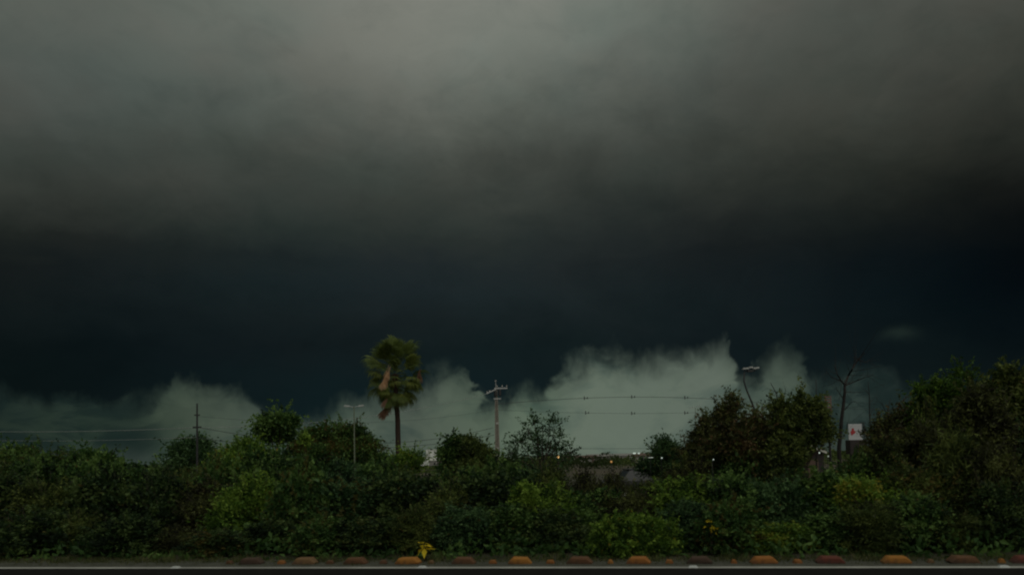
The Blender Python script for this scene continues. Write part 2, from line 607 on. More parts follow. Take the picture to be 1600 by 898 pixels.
def leaf_mesh(name, cen, axis, L, Wd, tint, mat, R=rng, cup=0.25):
    """one folded diamond leaf of two triangles' pairs per centre"""
    n = len(cen)
    axis = unit(axis)
    side = unit(np.cross(axis, R.normal(size=(n, 3))))
    nrm = np.cross(axis, side)
    L = L[:, None]
    Wd = Wd[:, None]
    base = cen - axis * L * 0.5
    tip = cen + axis * L * 0.5 - nrm * L * 0.18
    lf = cen + side * Wd * 0.5 + nrm * Wd * cup - axis * L * 0.06
    rt = cen - side * Wd * 0.5 + nrm * Wd * cup - axis * L * 0.06
    v = np.stack([base, lf, tip, rt], 1).reshape(-1, 3).astype(np.float32)
    idx = np.arange(n)[:, None] * 4
    tri = np.concatenate([idx + np.array([[0, 1, 2]]), idx + np.array([[0, 2, 3]])], 1).reshape(-1).astype(np.int32)
    me = bpy.data.meshes.new(name)
    me.vertices.add(4 * n)
    me.vertices.foreach_set('co', v.ravel())
    me.loops.add(6 * n)
    me.loops.foreach_set('vertex_index', tri)
    me.polygons.add(2 * n)
    me.polygons.foreach_set('loop_start', np.arange(0, 6 * n, 3, dtype=np.int32))
    me.update(calc_edges=True)
    at_ = me.attributes.new('tint', 'FLOAT', 'FACE')
    at_.data.foreach_set('value', np.repeat(np.clip(tint, 0, 1), 2).astype(np.float32))
    me.materials.append(mat)
    return me


def clumps_in(blobs, n, R, low=0.55, up_bias=0.25, stray=0.12):
    """clump centres spread through a set of ellipsoids (cx, cy, cz, rx, ry, rz), thickest near their skins"""
    vol = np.array([(b[3] * b[4] + b[4] * b[5] + b[3] * b[5]) for b in blobs])
    pick = R.choice(len(blobs), size=n, p=vol / vol.sum())
    b = np.array(blobs)[pick]
    d = unit(R.normal(size=(n, 3)) + np.array([0, 0, up_bias]))
    fr = low + (1 - low) * R.random(n) ** 0.6
    st = R.random(n) < stray
    fr = np.where(st, 1.0 + 0.28 * R.random(n), fr)
    c = b[:, :3] + d * b[:, 3:] * fr[:, None]
    return c, d, b


def foliage(name, blobs, n_cl, per, L, Wd, mat, R, cl_r=0.16, droop=0.2, low=0.5, stray=0.12, floor=0.03, tint0=0.5, spread=0.30, flat=0.75, sprigs=1.0):
    """clumps of leaves inside the blobs plus leafy sprigs that break the outline; returns the mesh, clump centres and sprig lines"""
    c, d, b = clumps_in(blobs, n_cl, R, low=low, stray=stray)
    k = np.repeat(np.arange(n_cl), per)
    off = R.normal(size=(n_cl * per, 3)) * cl_r * np.array([1, 1, flat])
    cs = R.uniform(0.6, 1.35, n_cl)
    off *= cs[k][:, None]
    p = c[k] + off
    axis = unit(off) * 0.9 + d[k] * 0.5 + R.normal(size=p.shape) * 0.55 + np.array([0, 0, -droop])
    # light and shade painted into leaf colour: broad patches across neighbouring clumps
    ph = R.uniform(0, 6.28, 3)
    wl = 2.2 / max(cl_r * 5, .5)
    light_shade = (np.sin(c[:, 0] * wl * 1.7 + ph[0]) + np.sin(c[:, 2] * wl * 2.1 + ph[1]) + np.sin(c[:, 1] * wl * 1.5 + ph[2])) / 3
    ct = tint0 + R.normal(size=n_cl) * spread * 0.55 + light_shade * spread * 0.8
    tint = ct[k] + R.normal(size=len(p)) * 0.05
    P, A, T = [p], [axis], [tint]
    ns = int(n_cl * 0.42 * sprigs)
    lines = []
    if ns:
        c2, d2, b2 = clumps_in(blobs, ns, R, low=.85, stray=0, up_bias=.75)
        m = 16
        ln = cl_r * R.uniform(1.6, 4.2, ns)
        dv = unit(d2 + np.array([0, 0, .45]) + R.normal(size=(ns, 3)) * .35)
        bend = R.normal(size=(ns, 3)) * .25 + np.array([0, 0, -.15])
        u = np.tile(np.linspace(0, 1, m), ns)
        kk = np.repeat(np.arange(ns), m)
        q = c2[kk] + (dv[kk] * u[:, None] + bend[kk] * (u ** 2)[:, None]) * ln[kk][:, None]
        q = q + R.normal(size=q.shape) * L * .28
        P.append(q)
        A.append(dv[kk] * .7 + R.normal(size=q.shape) * .7 + np.array([0, 0, -droop]))
        tt = tint0 + .06 + R.normal(size=ns) * spread * .6
        T.append(tt[kk] + R.normal(size=len(q)) * .05)
        for a in range(0, ns, 2):
            s0 = c2[a] - d2[a] * cl_r * 1.5
            lines.append((tuple(s0), tuple(c2[a] + (dv[a] * .55 + bend[a] * .3) * ln[a]), tuple(c2[a] + (dv[a] + bend[a]) * ln[a])))
    p, axis, tint = np.concatenate(P), np.concatenate(A), np.concatenate(T)
    old = R.random(len(p)) < 0.010
    tint = np.where(old, 1.0, np.clip(tint, 0.02, 0.9))
    ok = p[:, 2] > floor
    p, axis, tint = p[ok], axis[ok], tint[ok]
    sz = R.uniform(0.6, 1.35, len(p))
    return leaf_mesh(name, p, axis, L * sz, Wd * sz, tint, mat, R), c, lines


def limbs(mb, root, targets, r0, R, n=6, wander=0.12, taper=0.25):
    for t in targets:
        a = Vector(root)
        b = Vector(t)
        L = (b - a).length
        pts, rad = [], []
        for k in range(6):
            u = k / 5
            bow = Vector((0, 0, 1)) * (math.sin(u * math.pi) * L * 0.07)
            j = Vector(R.normal(size=3)) * wander * L * 0.18 * math.sin(u * math.pi)
            pts.append(a.lerp(b, u) + bow + j)
            rad.append(r0 * (1 - u * (1 - taper)))
        mb.tube(pts, rad, n)


def mesh_obj(name, me, parent):
    o = bpy.data.objects.new(name, me)
    C.objects.link(o)
    o.parent = parent
    return o


# ------------------------------------------------------------------ the ground, road, line, verge
def sheet(name, pts, z, mat, div=None):
    mb = MB()
    mb.face([(x, y, z) for x, y in pts])
    o = mb.build(name, mat)
    return tag(o, kind='structure')


def band(name, o0, o1, z, mat, x0=-160, x1=90, wob=0.0, step=1.0, seed=1):
    R = np.random.default_rng(seed)
    xs = np.arange(x0, x1 + step, step)
    mb = MB()
    for j, x in enumerate(xs):
        w0 = 0
        w1 = wob * float(R.normal()) if wob else 0
        mb.v.append((x, road_y(x, o0 + w0), z))
        mb.v.append((x, road_y(x, o1 + w1), z))
        if j:
            i = 2 * j
            mb.f.append((i - 2, i, i + 1, i - 1))
    return tag(mb.build(name, mat), kind='structure')


sheet('ground', [(-3000, -300), (3000, -300), (3000, 5000), (-3000, 5000)], 0, MT['earth'])
sheet('field', [(-700, 95), (700, 95), (700, 1500), (-700, 1500)], 0.004, MT['farfield'])
band('road', -24, -0.11, 0.008, MT['asphalt'], step=5)
band('road_line', -0.11, 0.11, 0.012, MT['line'], step=5)
band('verge', 0.11, 1.15, 0.008, MT['verge'], x0=-60, x1=40, wob=0.12, step=0.3)

# ------------------------------------------------------------------ kerb blocks
RA = math.atan(-0.149)


def block_mesh(name, Ln, Wn, Hn, cham, mat, seed):
    R = np.random.default_rng(seed)
    me = bpy.data.meshes.new(name)
    prof = [(-Ln / 2, 0), (-Ln / 2, Hn * 0.22), (-Ln / 2 + cham, Hn), (Ln / 2 - cham, Hn), (Ln / 2, Hn * 0.22), (Ln / 2, 0)]
    ys = [(-Wn / 2, 0.0), (-Wn / 2 * 0.86, 1.0), (Wn / 2 * 0.86, 1.0), (Wn / 2, 0.0)]
    v, f = [], []
    for y, t in ys:
        for x, z in prof:
            zz = z if t else min(z, Hn * 0.74)
            v.append((x * (1.0 if t else 0.99) + R.normal() * .003, y + R.normal() * .002, max(0, zz + (R.normal() * .002 if z else 0))))
    n = len(prof)
    for k in range(len(ys) - 1):
        for j in range(n):
            a, b = k * n + j, k * n + (j + 1) % n
            f.append((a, b, b + n, a + n))
    f.append(tuple(range(n))[::-1])
    f.append(tuple(range(3 * n, 4 * n)))
    me.from_pydata(v, [], f)
    me.materials.append(mat)
    return me


COLS = {
    'orange': ((0.3168, 0.1260, 0.0288), (0.1584, 0.0684, 0.0274)),
    'tan': ((0.1800, 0.1044, 0.0468), (0.1008, 0.0648, 0.0374)),
    'brown': ((0.1296, 0.0619, 0.0288), (0.0720, 0.0418, 0.0252)),
    'dark': ((0.0720, 0.0432, 0.0288), (0.0468, 0.0346, 0.0259)),
    'red': ((0.1368, 0.0396, 0.0252), (0.0720, 0.0324, 0.0252)),
    'bright': ((0.3600, 0.1548, 0.0288), (0.1728, 0.0792, 0.0274)),
}
bmats = {k: block_mat('block_paint_' + k, *v) for k, v in COLS.items()}
BLOCKS = [
    (393, 'dark', 'dark brown kerb block at the left end of the row, half lost in grass'),
    (477, 'tan', 'dusty tan kerb block, second from the left end of the row'),
    (556, 'brown', 'brown kerb block standing below the pale double-armed lamp post'),
    (638, 'bright', 'bright yellow-orange kerb block just left of the small yellow sapling'),
    (725, 'brown', 'dull brown kerb block, first large one right of the yellow sapling'),
    (813, 'bright', 'clean orange kerb block, second large one right of the yellow sapling'),
    (906, 'brown', 'rust-brown kerb block at the left foot of the rounded bright bush'),
    (998, 'orange', 'orange kerb block in front of the rounded bright bush'),
    (1093, 'dark', 'almost black-brown kerb block right of the rounded bright bush'),
    (1193, 'orange', 'orange kerb block below the leaning triple-headed lamp post'),
    (1297, 'red', 'dark red kerb block with worn paint below the bare tree'),
    (1400, 'bright', 'widest clean orange kerb block, right of the dark red one'),
    (1505, 'brown', 'brown kerb block, last whole one before the right edge'),
    (1604, 'red', 'reddish kerb block cut by the right edge of the picture'),
]
for i, (px, col, lab) in enumerate(BLOCKS):
    p = on_road(px, 0.62)
    me = block_mesh('kerb_block', .48 + random.uniform(-.03, .03), .24, .122, .095, bmats[col], 100 + i)
    o = bpy.data.objects.new('kerb_block', me)
    C.objects.link(o)
    o.location = (p.x, p.y, 0.006)
    o.rotation_euler = (0, random.uniform(-.04, .04), RA + random.uniform(-.10, .10))
    bv = o.modifiers.new('bevel', 'BEVEL'); bv.width = .005; bv.segments = 1
    tag(o, lab, 'kerb block', 'painted kerb blocks along the road edge')
STUDS = [
    (359, 'brown', 'tiny brown kerb stud left of the leftmost dark block'),
    (440, 'orange', 'small orange kerb stud between the dark block and the tan block'),
    (516, 'brown', 'small faded stud between the tan block and the block under the lamp post'),
    (599, 'brown', 'small dark stud left of the bright yellow-orange block'),
    (674, 'tan', 'small tan stud at the foot of the yellow sapling'),
    (770, 'orange', 'small orange stud left of the clean orange block'),
    (860, 'orange', 'small orange stud left of the rust-brown block'),
    (954, 'bright', 'small yellow-orange stud between the rust-brown and orange blocks before the round bush'),
    (1046, 'orange', 'small upright orange stud between the round bush and the blackish block'),
    (1147, 'orange', 'small orange stud right of the blackish block'),
    (1246, 'orange', 'small orange stud beside bright grass left of the dark red block'),
    (1454, 'tan', 'small dull stud right of the widest orange block'),
    (1565, 'bright', 'small yellow-orange stud near the right edge of the picture'),
]
for i, (px, col, lab) in enumerate(STUDS):
    p = on_road(px, 0.60)
    me = block_mesh('kerb_stud', .13 + random.uniform(-.02, .03), .11, .07, .03, bmats[col], 200 + i)
    o = bpy.data.objects.new('kerb_stud', me)
    C.objects.link(o)
    o.location = (p.x, p.y, 0.006)
    o.rotation_euler = (0, 0, RA + random.uniform(-.15, .15))
    bv = o.modifiers.new('bevel', 'BEVEL'); bv.width = .008; bv.segments = 2
    tag(o, lab, 'kerb stud', 'small studs between the kerb blocks')

for px, lab in ((275, 'flat road stud on the white line left of all the kerb blocks'), (660, 'flat road stud on the white line under the yellow sapling'),
                (1083, 'flat road stud on the white line below the blackish kerb block'), (1568, 'flat road stud on the white line near the right edge')):
    p = on_road(px, 0.0)
    r = empty('road_stud', (p.x, p.y, 0.012), lab, 'road stud', 'reflective studs on the white line', RA)
    b = MB()
    v0 = [(-.09, -.06, 0), (.09, -.06, 0), (.09, .06, 0), (-.09, .06, 0), (-.055, -.028, .03), (.055, -.028, .03), (.055, .028, .03), (-.055, .028, .03)]
    b.v += v0
    b.f += [(0, 1, 5, 4), (1, 2, 6, 5), (2, 3, 7, 6), (3, 0, 4, 7), (4, 5, 6, 7), (3, 2, 1, 0)]
    b.build('stud_body', MT['steel'], r)
    b = MB()
    b.face([(-.05, -.052, .010), (.05, -.052, .010), (.042, -.038, .027), (-.042, -.038, .027)])
    b.build('reflector', MT['lens'], r)


# ------------------------------------------------------------------ where a thing is, in words
def near_words(px):
    marks = [(45, 'at the left edge of the picture'), (125, 'near the left edge'), (205, 'well left of the thin dark pole'), (268, 'just left of the thin dark pole'),
             (335, 'below the thin dark pole'), (400, 'left of the small ball-crowned tree'), (465, 'below the small ball-crowned tree'),
             (530, 'left of the pale lamp post'), (590, 'below the pale lamp post'), (645, 'below the palm'), (700, 'below the white building'),
             (755, 'left of the concrete utility pole'), (810, 'below the concrete utility pole'), (870, 'below the feathery open tree'),
             (935, 'below the amber lamp'), (1000, 'below the distant town lights'), (1070, 'right of the distant town lights'),
             (1140, 'left of the leaning lamp post'), (1200, 'below the leaning lamp post'), (1260, 'right of the leaning lamp post'),
             (1315, 'below the bare tree'), (1365, 'below the white billboard'), (1425, 'right of the white billboard'), (1490, 'under the tall right-hand thicket'),
             (1550, 'near the right edge'), (9999, 'at the right edge of the picture')]
    for m, w in marks:
        if px < m:
            return w


# ------------------------------------------------------------------ shrub prototypes (rows along the road)
SPEC = {   # leaf length, width, droop, material, clump radius, leaves per clump, wording
    'broad': (.115, .072, .30, 'leaf_green', .14, 32, 'broad-leaved green shrub'),
    'blue': (.10, .060, .30, 'leaf_blue', .14, 34, 'blue-green leafy shrub'),
    'fine': (.09, .034, .15, 'leaf_olive', .13, 42, 'olive fine-leaved shrub'),
    'red': (.095, .040, .35, 'leaf_red', .14, 36, 'reddish twiggy shrub'),
    'bright': (.095, .056, .25, 'leaf_bright', .13, 34, 'bright green bush'),
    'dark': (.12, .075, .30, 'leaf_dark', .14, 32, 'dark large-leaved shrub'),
    'reed': (.26, .020, .55, 'leaf_olive', .18, 32, 'shaggy narrow-leaved shrub'),
}


def make_shrub_meshes(kind, seed, w=2.3, h=1.9):
    R = np.random.default_rng(seed)
    L, Wd, dr, mt, clr, per, _ = SPEC[kind]
    blobs = []
    for k in range(9):
        a = R.uniform(0, 2 * math.pi)
        rr = R.uniform(0, .62) * w / 2
        top = h * R.uniform(.55, .88) * (1 - .35 * (rr / (w / 2)) ** 2)
        br = R.uniform(.24, .38) * w / 2
        blobs.append((rr * math.cos(a), rr * math.sin(a), top - br * .3, br, br, br * R.uniform(.8, 1.2)))
        blobs.append((rr * 1.25 * math.cos(a), rr * 1.25 * math.sin(a), top * .42, br * 1.25, br * 1.25, top * .45))
    me, c, lines = foliage('foliage', blobs, 400, per, L, Wd, MT[mt], R, clr, dr, spread=.62)
    mb = MB()
    for ln in lines:
        mb.tube(ln, [.009, .006, .003], 3, False)
    sel = c[R.choice(len(c), 16, replace=False)]
    for t in sel:
        r0 = (R.normal() * .08, R.normal() * .08, 0)
        limbs(mb, r0, [tuple(t)], .022, R, 5)
    # a few bare sprigs poking out
    for t in range(6):
        a = R.uniform(0, 6.28)
        q = R.uniform(.2, .7) * w / 2
        limbs(mb, (q * .4 * math.cos(a), q * .4 * math.sin(a), h * .4), [(q * math.cos(a), q * math.sin(a), h * R.uniform(.9, 1.12))], .010, R, 4)
    sm = bpy.data.meshes.new('stems')
    sm.from_pydata(mb.v, [], mb.f)
    sm.materials.append(MT['bark'])
    return me, sm


protos = {}
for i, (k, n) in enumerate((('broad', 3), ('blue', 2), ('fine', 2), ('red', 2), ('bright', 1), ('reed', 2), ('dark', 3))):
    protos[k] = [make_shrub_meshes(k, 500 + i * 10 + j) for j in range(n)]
used_labels = set()


def shrub(px, toppy, off, kind, wpx, row, extra=''):
    p = on_road(px, off)
    top = at(px, toppy, p.y).z
    R = random.Random(int(px * 7 + off * 100))
    me, sm = R.choice(protos[kind])
    w = wpx * p.y / F
    o = bpy.data.objects.new('shrub', None)
    o.empty_display_size = .2
    C.objects.link(o)
    o.location = p
    o.rotation_euler = (0, 0, R.uniform(0, 6.28))
    sc = w / 2.3
    o.scale = (sc, sc, max(.25, top / 1.85))
    f = mesh_obj('foliage', me, o)
    s = mesh_obj('stems', sm, o)
    lab = f'{SPEC[kind][6]}{extra} {row}, {near_words(px)}'
    k = 0
    while lab in used_labels:
        k += 1
        lab = f'{("smaller", "taller", "darker")[k - 1]} {SPEC[kind][6]}{extra} {row}, {near_words(px)}'
    used_labels.add(lab)
    tag(o, lab, 'shrub', 'shrubs on the bank beside the road')
    return o


FRONT = [(-40, 800, 'broad', 130), (45, 806, 'blue', 130), (120, 818, 'fine', 120), (195, 812, 'broad', 130), (275, 805, 'red', 120), (350, 815, 'broad', 120),
         (425, 800, 'blue', 130), (500, 790, 'broad', 130), (575, 800, 'blue', 130), (650, 812, 'fine', 110), (725, 800, 'blue', 130), (800, 792, 'broad', 130),
         (875, 800, 'blue', 120), (1075, 800, 'blue', 110), (1140, 792, 'broad', 120), (1215, 800, 'bright', 110), (1290, 788, 'broad', 130), (1360, 798, 'fine', 120),
         (1430, 785, 'broad', 130), (1505, 790, 'reed', 120), (1580, 780, 'broad', 130), (1660, 780, 'fine', 130)]
for px, t, k, w in FRONT:
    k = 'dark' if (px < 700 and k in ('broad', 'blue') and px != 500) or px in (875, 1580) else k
    shrub(px, t + random.uniform(-22, 20), 2.5 + random.uniform(-.2, .5), k, w * random.uniform(.78, 1.1), 'by the kerb')
MID = [(-20, 745, 'broad', 160), (80, 752, 'fine', 150), (165, 748, 'broad', 150), (240, 752, 'broad', 150), (320, 758, 'red', 140), (395, 742, 'bright', 150),
       (470, 738, 'broad', 160), (550, 735, 'blue', 160), (630, 752, 'broad', 150), (705, 752, 'fine', 150), (780, 748, 'broad', 150), (850, 752, 'bright', 130),
       (925, 762, 'broad', 140), (995, 757, 'red', 130), (1065, 752, 'bright', 140), (1140, 742, 'broad', 150), (1215, 742, 'blue', 150), (1290, 738, 'broad', 150),
       (1360, 745, 'bright', 140), (1430, 722, 'fine', 150), (1500, 700, 'reed', 160), (1570, 690, 'red', 160), (1650, 690, 'broad', 160)]
for px, t, k, w in MID:
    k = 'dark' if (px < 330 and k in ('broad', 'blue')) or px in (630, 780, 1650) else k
    shrub(px, t + random.uniform(-12, 10), 4.6 + random.uniform(-.5, .8), k, w * random.uniform(.75, 1.05), 'halfway up the bank')
BACK = [(190, 726, 'broad', 110), (330, 722, 'broad', 100), (470, 720, 'broad', 120), (530, 722, 'blue', 120), (585, 724, 'broad', 110), (745, 730, 'broad', 110), (712, 738, 'broad', 80), (830, 722, 'blue', 110), (1085, 704, 'fine', 90), (1190, 690, 'fine', 130), (1215, 672, 'broad', 110), (1345, 716, 'broad', 80), (1360, 715, 'fine', 80), (1410, 676, 'fine', 110), (1455, 640, 'fine', 110), (1540, 615, 'broad', 120), (958, 741, 'red', 70), (1008, 746, 'fine', 80), (1052, 741, 'red', 80), (-10, 716, 'fine', 110), (70, 718, 'broad', 120), (150, 722, 'broad', 110), (225, 730, 'broad', 110), (290, 728, 'fine', 110), (365, 712, 'bright', 100),
        (420, 708, 'broad', 120), (625, 732, 'fine', 120), (655, 750, 'bright', 70), (790, 722, 'broad', 110), (860, 726, 'fine', 100), (915, 738, 'red', 90), (1095, 716, 'red', 100),
        (1140, 700, 'broad', 120), (1215, 708, 'red', 90), (1330, 728, 'broad', 110), (1385, 690, 'red', 100), (1440, 668, 'fine', 110), (1500, 655, 'broad', 120),
        (1620, 640, 'broad', 130)]
for px, t, k, w in BACK:
    shrub(px, t, 8.0 + random.uniform(-.6, .9), k, w, 'on the skyline')

# ------------------------------------------------------------------ crowns described as ellipses at a depth: (px, py, rx, ry)


def tree(name, label, cat, Y, base_px, ells, kind, n_cl, L, Wd, per=28, clr=.2, trunk_r=.12, stray=.15, low=.45, droop=.15, group=None, tint0=.5, mat=None, flat=.6, twigs=24, barkm='bark', spread=.30, seed=1, sprigs=1.0, drop=0):
    R = np.random.default_rng(seed)
    ells = [(cx, cy + drop, rx, ry) for cx, cy, rx, ry in ells]
    b = at(base_px, 718, Y)
    root = Vector((b.x, b.y, 0))
    o = empty(name, root, label, cat, group)
    blobs = []
    for (cx, cy, rx, ry) in ells:
        yy = Y + float(R.normal()) * rx * Y / F * .35
        q = at(cx, cy, yy)
        s = yy / F
        blobs.append((q.x - root.x, q.y - root.y, q.z, rx * s, (rx + ry) / 2 * s, ry * s))
    L, Wd, per = L * .74, Wd * .74, int(per * 1.5)
    me, c, lines = foliage('crown', blobs, n_cl, per, L, Wd, mat or MT[SPEC[kind][3]], R, clr, droop, low, stray, tint0=tint0, flat=flat, spread=spread * 1.8, sprigs=sprigs)
    mesh_obj('crown', me, o)
    mb = MB()
    for ln in lines:
        mb.tube(ln, [trunk_r * .10, trunk_r * .07, trunk_r * .03], 3, False)
    cen = np.mean(np.array([q[:3] for q in blobs]), axis=0)
    fork = Vector((cen[0] * .5, cen[1] * .5, max(.3, cen[2] * .45)))
    mb.tube([(0, 0, -.1), tuple(Vector((0, 0, 0)).lerp(fork, .5) + Vector((R.normal() * .04, 0, 0))), tuple(fork)], [trunk_r, trunk_r * .85, trunk_r * .7], 8)
    limbs(mb, fork, [tuple(q[:3]) for q in blobs], trunk_r * .55, R, 6)
    for t in c[R.choice(len(c), min(twigs, len(c)), replace=False)]:
        j = int(np.argmin([np.linalg.norm(np.array(q[:3]) - t) for q in blobs]))
        limbs(mb, blobs[j][:3], [tuple(t)], trunk_r * .2, R, 4)
    mb.build('trunk', MT[barkm], o, smooth=True)
    return o


# left silhouette
tree('bushy_tree', 'low dark bushy tree at the left edge of the picture', 'tree', 27, 35, [(0, 712, 26, 18), (30, 708, 28, 16), (52, 712, 20, 14), (20, 730, 45, 22)], 'broad', 240, .17, .10, seed=21, drop=14)
tree('bushy_tree', 'small bushy tree with a ragged upright sprig, near the left edge', 'tree', 27, 95, [(88, 716, 16, 12), (75, 728, 26, 18), (105, 730, 25, 14)], 'fine', 170, .15, .06, seed=22, drop=12, stray=.3)
tree('bushy_tree', 'dark rounded bushy tree midway between the left edge and the thin dark pole', 'tree', 26, 145, [(142, 722, 20, 13), (160, 734, 30, 14), (125, 736, 26, 14)], 'broad', 170, .16, .10, seed=23)
tree('hazy_tree', 'distant grey-green tree around the foot of the thin dark pole', 'tree', 70, 300, [(302, 702, 18, 14), (283, 704, 8, 8), (310, 716, 16, 14), (285, 724, 22, 12)], 'blue', 150, .40, .22, clr=.5, trunk_r=.2, seed=24, sprigs=.4, stray=.15)
tree('bushy_tree', 'bright green tree whose crown slopes up toward the ball-crowned tree', 'tree', 27, 385, [(386, 704, 13, 11), (372, 716, 20, 14), (358, 728, 18, 14), (404, 722, 24, 16), (392, 696, 4, 8)], 'bright', 260, .14, .08, seed=25, tint0=.42, stray=.2, sprigs=.6)
tree('round_tree', 'small ball-crowned tree on a thin bare stem left of the palm', 'tree', 30, 434, [(418, 664, 13, 11), (443, 660, 14, 11), (432, 670, 25, 15), (430, 681, 15, 8)], 'broad', 170, .17, .12, trunk_r=.07, seed=26, sprigs=.25, stray=.06, tint0=0.55, spread=.35)
tree('broad_tree', 'wide dark round-topped tree behind the pale lamp post', 'tree', 60, 525, [(490, 692, 26, 20), (520, 682, 32, 18), (552, 686, 28, 20), (572, 704, 19, 20), (475, 712, 24, 20), (525, 714, 56, 24), (590, 726, 20, 14), (465, 694, 9, 10)], 'broad', 560, .26, .16, per=34, clr=.34, trunk_r=.25, seed=27, stray=.06, tint0=0.52, sprigs=.35)
tree('bushy_tree', 'yellow-green bush with tall sprigs between the palm trunk and the white building', 'tree', 32, 643, [(640, 720, 14, 12), (628, 730, 22, 12)], 'bright', 130, .14, .07, seed=28, stray=.3, tint0=.35, trunk_r=.05)
tree('round_tree', 'dense dark rounded tree just right of the white building', 'tree', 38, 712, [(714, 698, 13, 17), (703, 712, 11, 14), (722, 714, 16, 16), (716, 732, 24, 16)], 'broad', 260, .20, .12, clr=.22, trunk_r=.16, seed=29, sprigs=.1, stray=.06, tint0=0.5)
tree('round_tree', 'smaller rounded tree between the dark rounded tree and the utility pole', 'tree', 37, 745, [(733, 690, 5, 9), (742, 712, 20, 20), (758, 722, 14, 16), (742, 732, 28, 14)], 'fine', 220, .18, .09, clr=.2, trunk_r=.13, seed=30, sprigs=.4, stray=.1, tint0=0.5)
tree('feathery_tree', 'open feathery tree with sky showing through, right of the utility pole', 'tree', 28,
     845, [(812, 690, 14, 14), (826, 672, 12, 14), (848, 668, 12, 14), (866, 672, 11, 16), (874, 690, 12, 12), (842, 694, 22, 14), (890, 706, 9, 8), (800, 708, 14, 12), (850, 716, 44, 14), (835, 660, 5, 8), (860, 656, 4, 7)],
     'blue', 150, .13, .06, per=8, clr=.12, trunk_r=.06, seed=31, stray=.5, low=.1, tint0=.5, twigs=100, sprigs=1.6)
tree('conical_shrub', 'pointed dark green bush just right of the distant town lights', 'shrub', 26, 1040, [(1037, 688, 7, 11), (1028, 706, 7, 10), (1043, 704, 15, 15), (1058, 716, 18, 14), (1030, 724, 30, 12)], 'blue', 230, .13, .07, clr=.13, seed=32, drop=6, sprigs=.5, stray=.2, trunk_r=.06)
tree('twiggy_tree', 'small reddish tree with a thin pointed top left of the leaning lamp post', 'tree', 24, 1105, [(1102, 664, 5, 14), (1095, 690, 14, 16), (1112, 690, 16, 16), (1085, 706, 14, 12), (1110, 710, 30, 16)], 'red', 240, .13, .06, clr=.13, seed=33, stray=.3, low=.2, trunk_r=.05)
tree('twiggy_tree', 'tall dark reddish tree in front of the foot of the leaning lamp post', 'tree', 22,
     1150, [(1137, 630, 7, 12), (1131, 648, 10, 20), (1156, 662, 14, 14), (1182, 668, 16, 18), (1124, 634, 3, 10), (1146, 618, 3, 16), (1168, 650, 3, 10), (1180, 644, 3, 12), (1192, 652, 4, 9), (1148, 682, 30, 26), (1185, 690, 26, 24), (1160, 712, 46, 20), (1147, 616, 5, 8)],
     'red', 430, .13, .06, clr=.14, seed=34, drop=16, sprigs=2.0, stray=.30, low=.2, trunk_r=.08, tint0=.54)
tree('twiggy_tree', 'broad yellow-flecked reddish tree left of the bare tree', 'tree', 22,
     1240, [(1213, 650, 10, 14), (1240, 656, 17, 16), (1266, 654, 14, 16), (1225, 626, 3, 14), (1238, 636, 4, 10), (1250, 622, 3, 18), (1276, 626, 3, 16), (1289, 650, 3, 12), (1298, 662, 3, 10), (1225, 672, 30, 24), (1260, 668, 18, 15), (1222, 704, 30, 20), (1286, 664, 8, 9), (1208, 622, 4, 10), (1262, 628, 5, 10)],
     'red', 460, .13, .065, clr=.14, seed=35, drop=16, sprigs=2.0, stray=.30, low=.2, trunk_r=.09, mat=MT['leaf_olive'], tint0=.54, spread=.34)
tree('bushy_tree', 'dark bushy tree immediately right of the white billboard', 'tree', 23, 1395, [(1380, 672, 10, 14), (1398, 660, 11, 12), (1420, 654, 13, 14), (1390, 648, 3, 10), (1408, 640, 3, 12), (1430, 636, 4, 12), (1372, 654, 3, 9), (1392, 688, 26, 20), (1425, 682, 24, 20), (1405, 710, 40, 18)], 'red', 330, .13, .07, clr=.14, seed=36, drop=10, sprigs=2.0, stray=.30, low=.25, tint0=0.5)
tree('tall_shrub', 'tall yellow-green tree with feathery top, first of the right-hand thicket', 'tree', 22,
     1470, [(1450, 600, 10, 10), (1474, 604, 15, 12), (1505, 618, 16, 16), (1440, 590, 3, 8), (1462, 584, 4, 10), (1490, 586, 4, 14), (1520, 596, 4, 12), (1484, 620, 16, 14), (1460, 628, 24, 22), (1490, 648, 34, 26), (1465, 672, 36, 26), (1500, 690, 40, 28), (1506, 570, 7, 12)],
     'fine', 460, .14, .06, clr=.15, seed=37, drop=20, sprigs=2.0, stray=.30, low=.2, trunk_r=.09, mat=MT['leaf_bright'], tint0=.22, spread=.25)
tree('tall_shrub', 'tallest olive tree with sprigs against the storm cloud at the right edge', 'tree', 21,
     1580, [(1556, 592, 8, 14), (1583, 592, 12, 14), (1608, 592, 18, 20), (1545, 582, 3, 10), (1566, 574, 3, 12), (1592, 570, 4, 10), (1578, 568, 3, 9), (1560, 620, 26, 24), (1598, 624, 30, 28), (1570, 664, 42, 32), (1620, 670, 40, 34), (1590, 705, 52, 28), (1572, 562, 4, 8)],
     'fine', 560, .15, .065, clr=.16, seed=38, drop=20, sprigs=2.0, stray=.30, low=.2, trunk_r=.1, tint0=0.55)
tree('tall_shrub', 'dark reddish shrub filling between the two tall right-hand trees', 'shrub', 20, 1530, [(1528, 634, 18, 18), (1535, 664, 32, 26), (1520, 700, 40, 28), (1440, 700, 26, 20)], 'red', 330, .14, .065, clr=.15, seed=39, sprigs=2.0, stray=.30, low=.25, tint0=0.48)

# bright rounded bush near the kerb
p = on_road(985, 2.1)
tree('round_bush', 'low rounded bright green bush near the kerb, right of centre', 'shrub', p.y, 985,
     [(950, 838, 24, 22), (978, 830, 30, 20), (1010, 832, 28, 22), (1040, 842, 24, 22), (985, 852, 62, 20), (935, 854, 16, 16)], 'bright', 520, .085, .055, per=26, clr=.075, seed=40, stray=.06, low=.6, trunk_r=.03, tint0=.42)
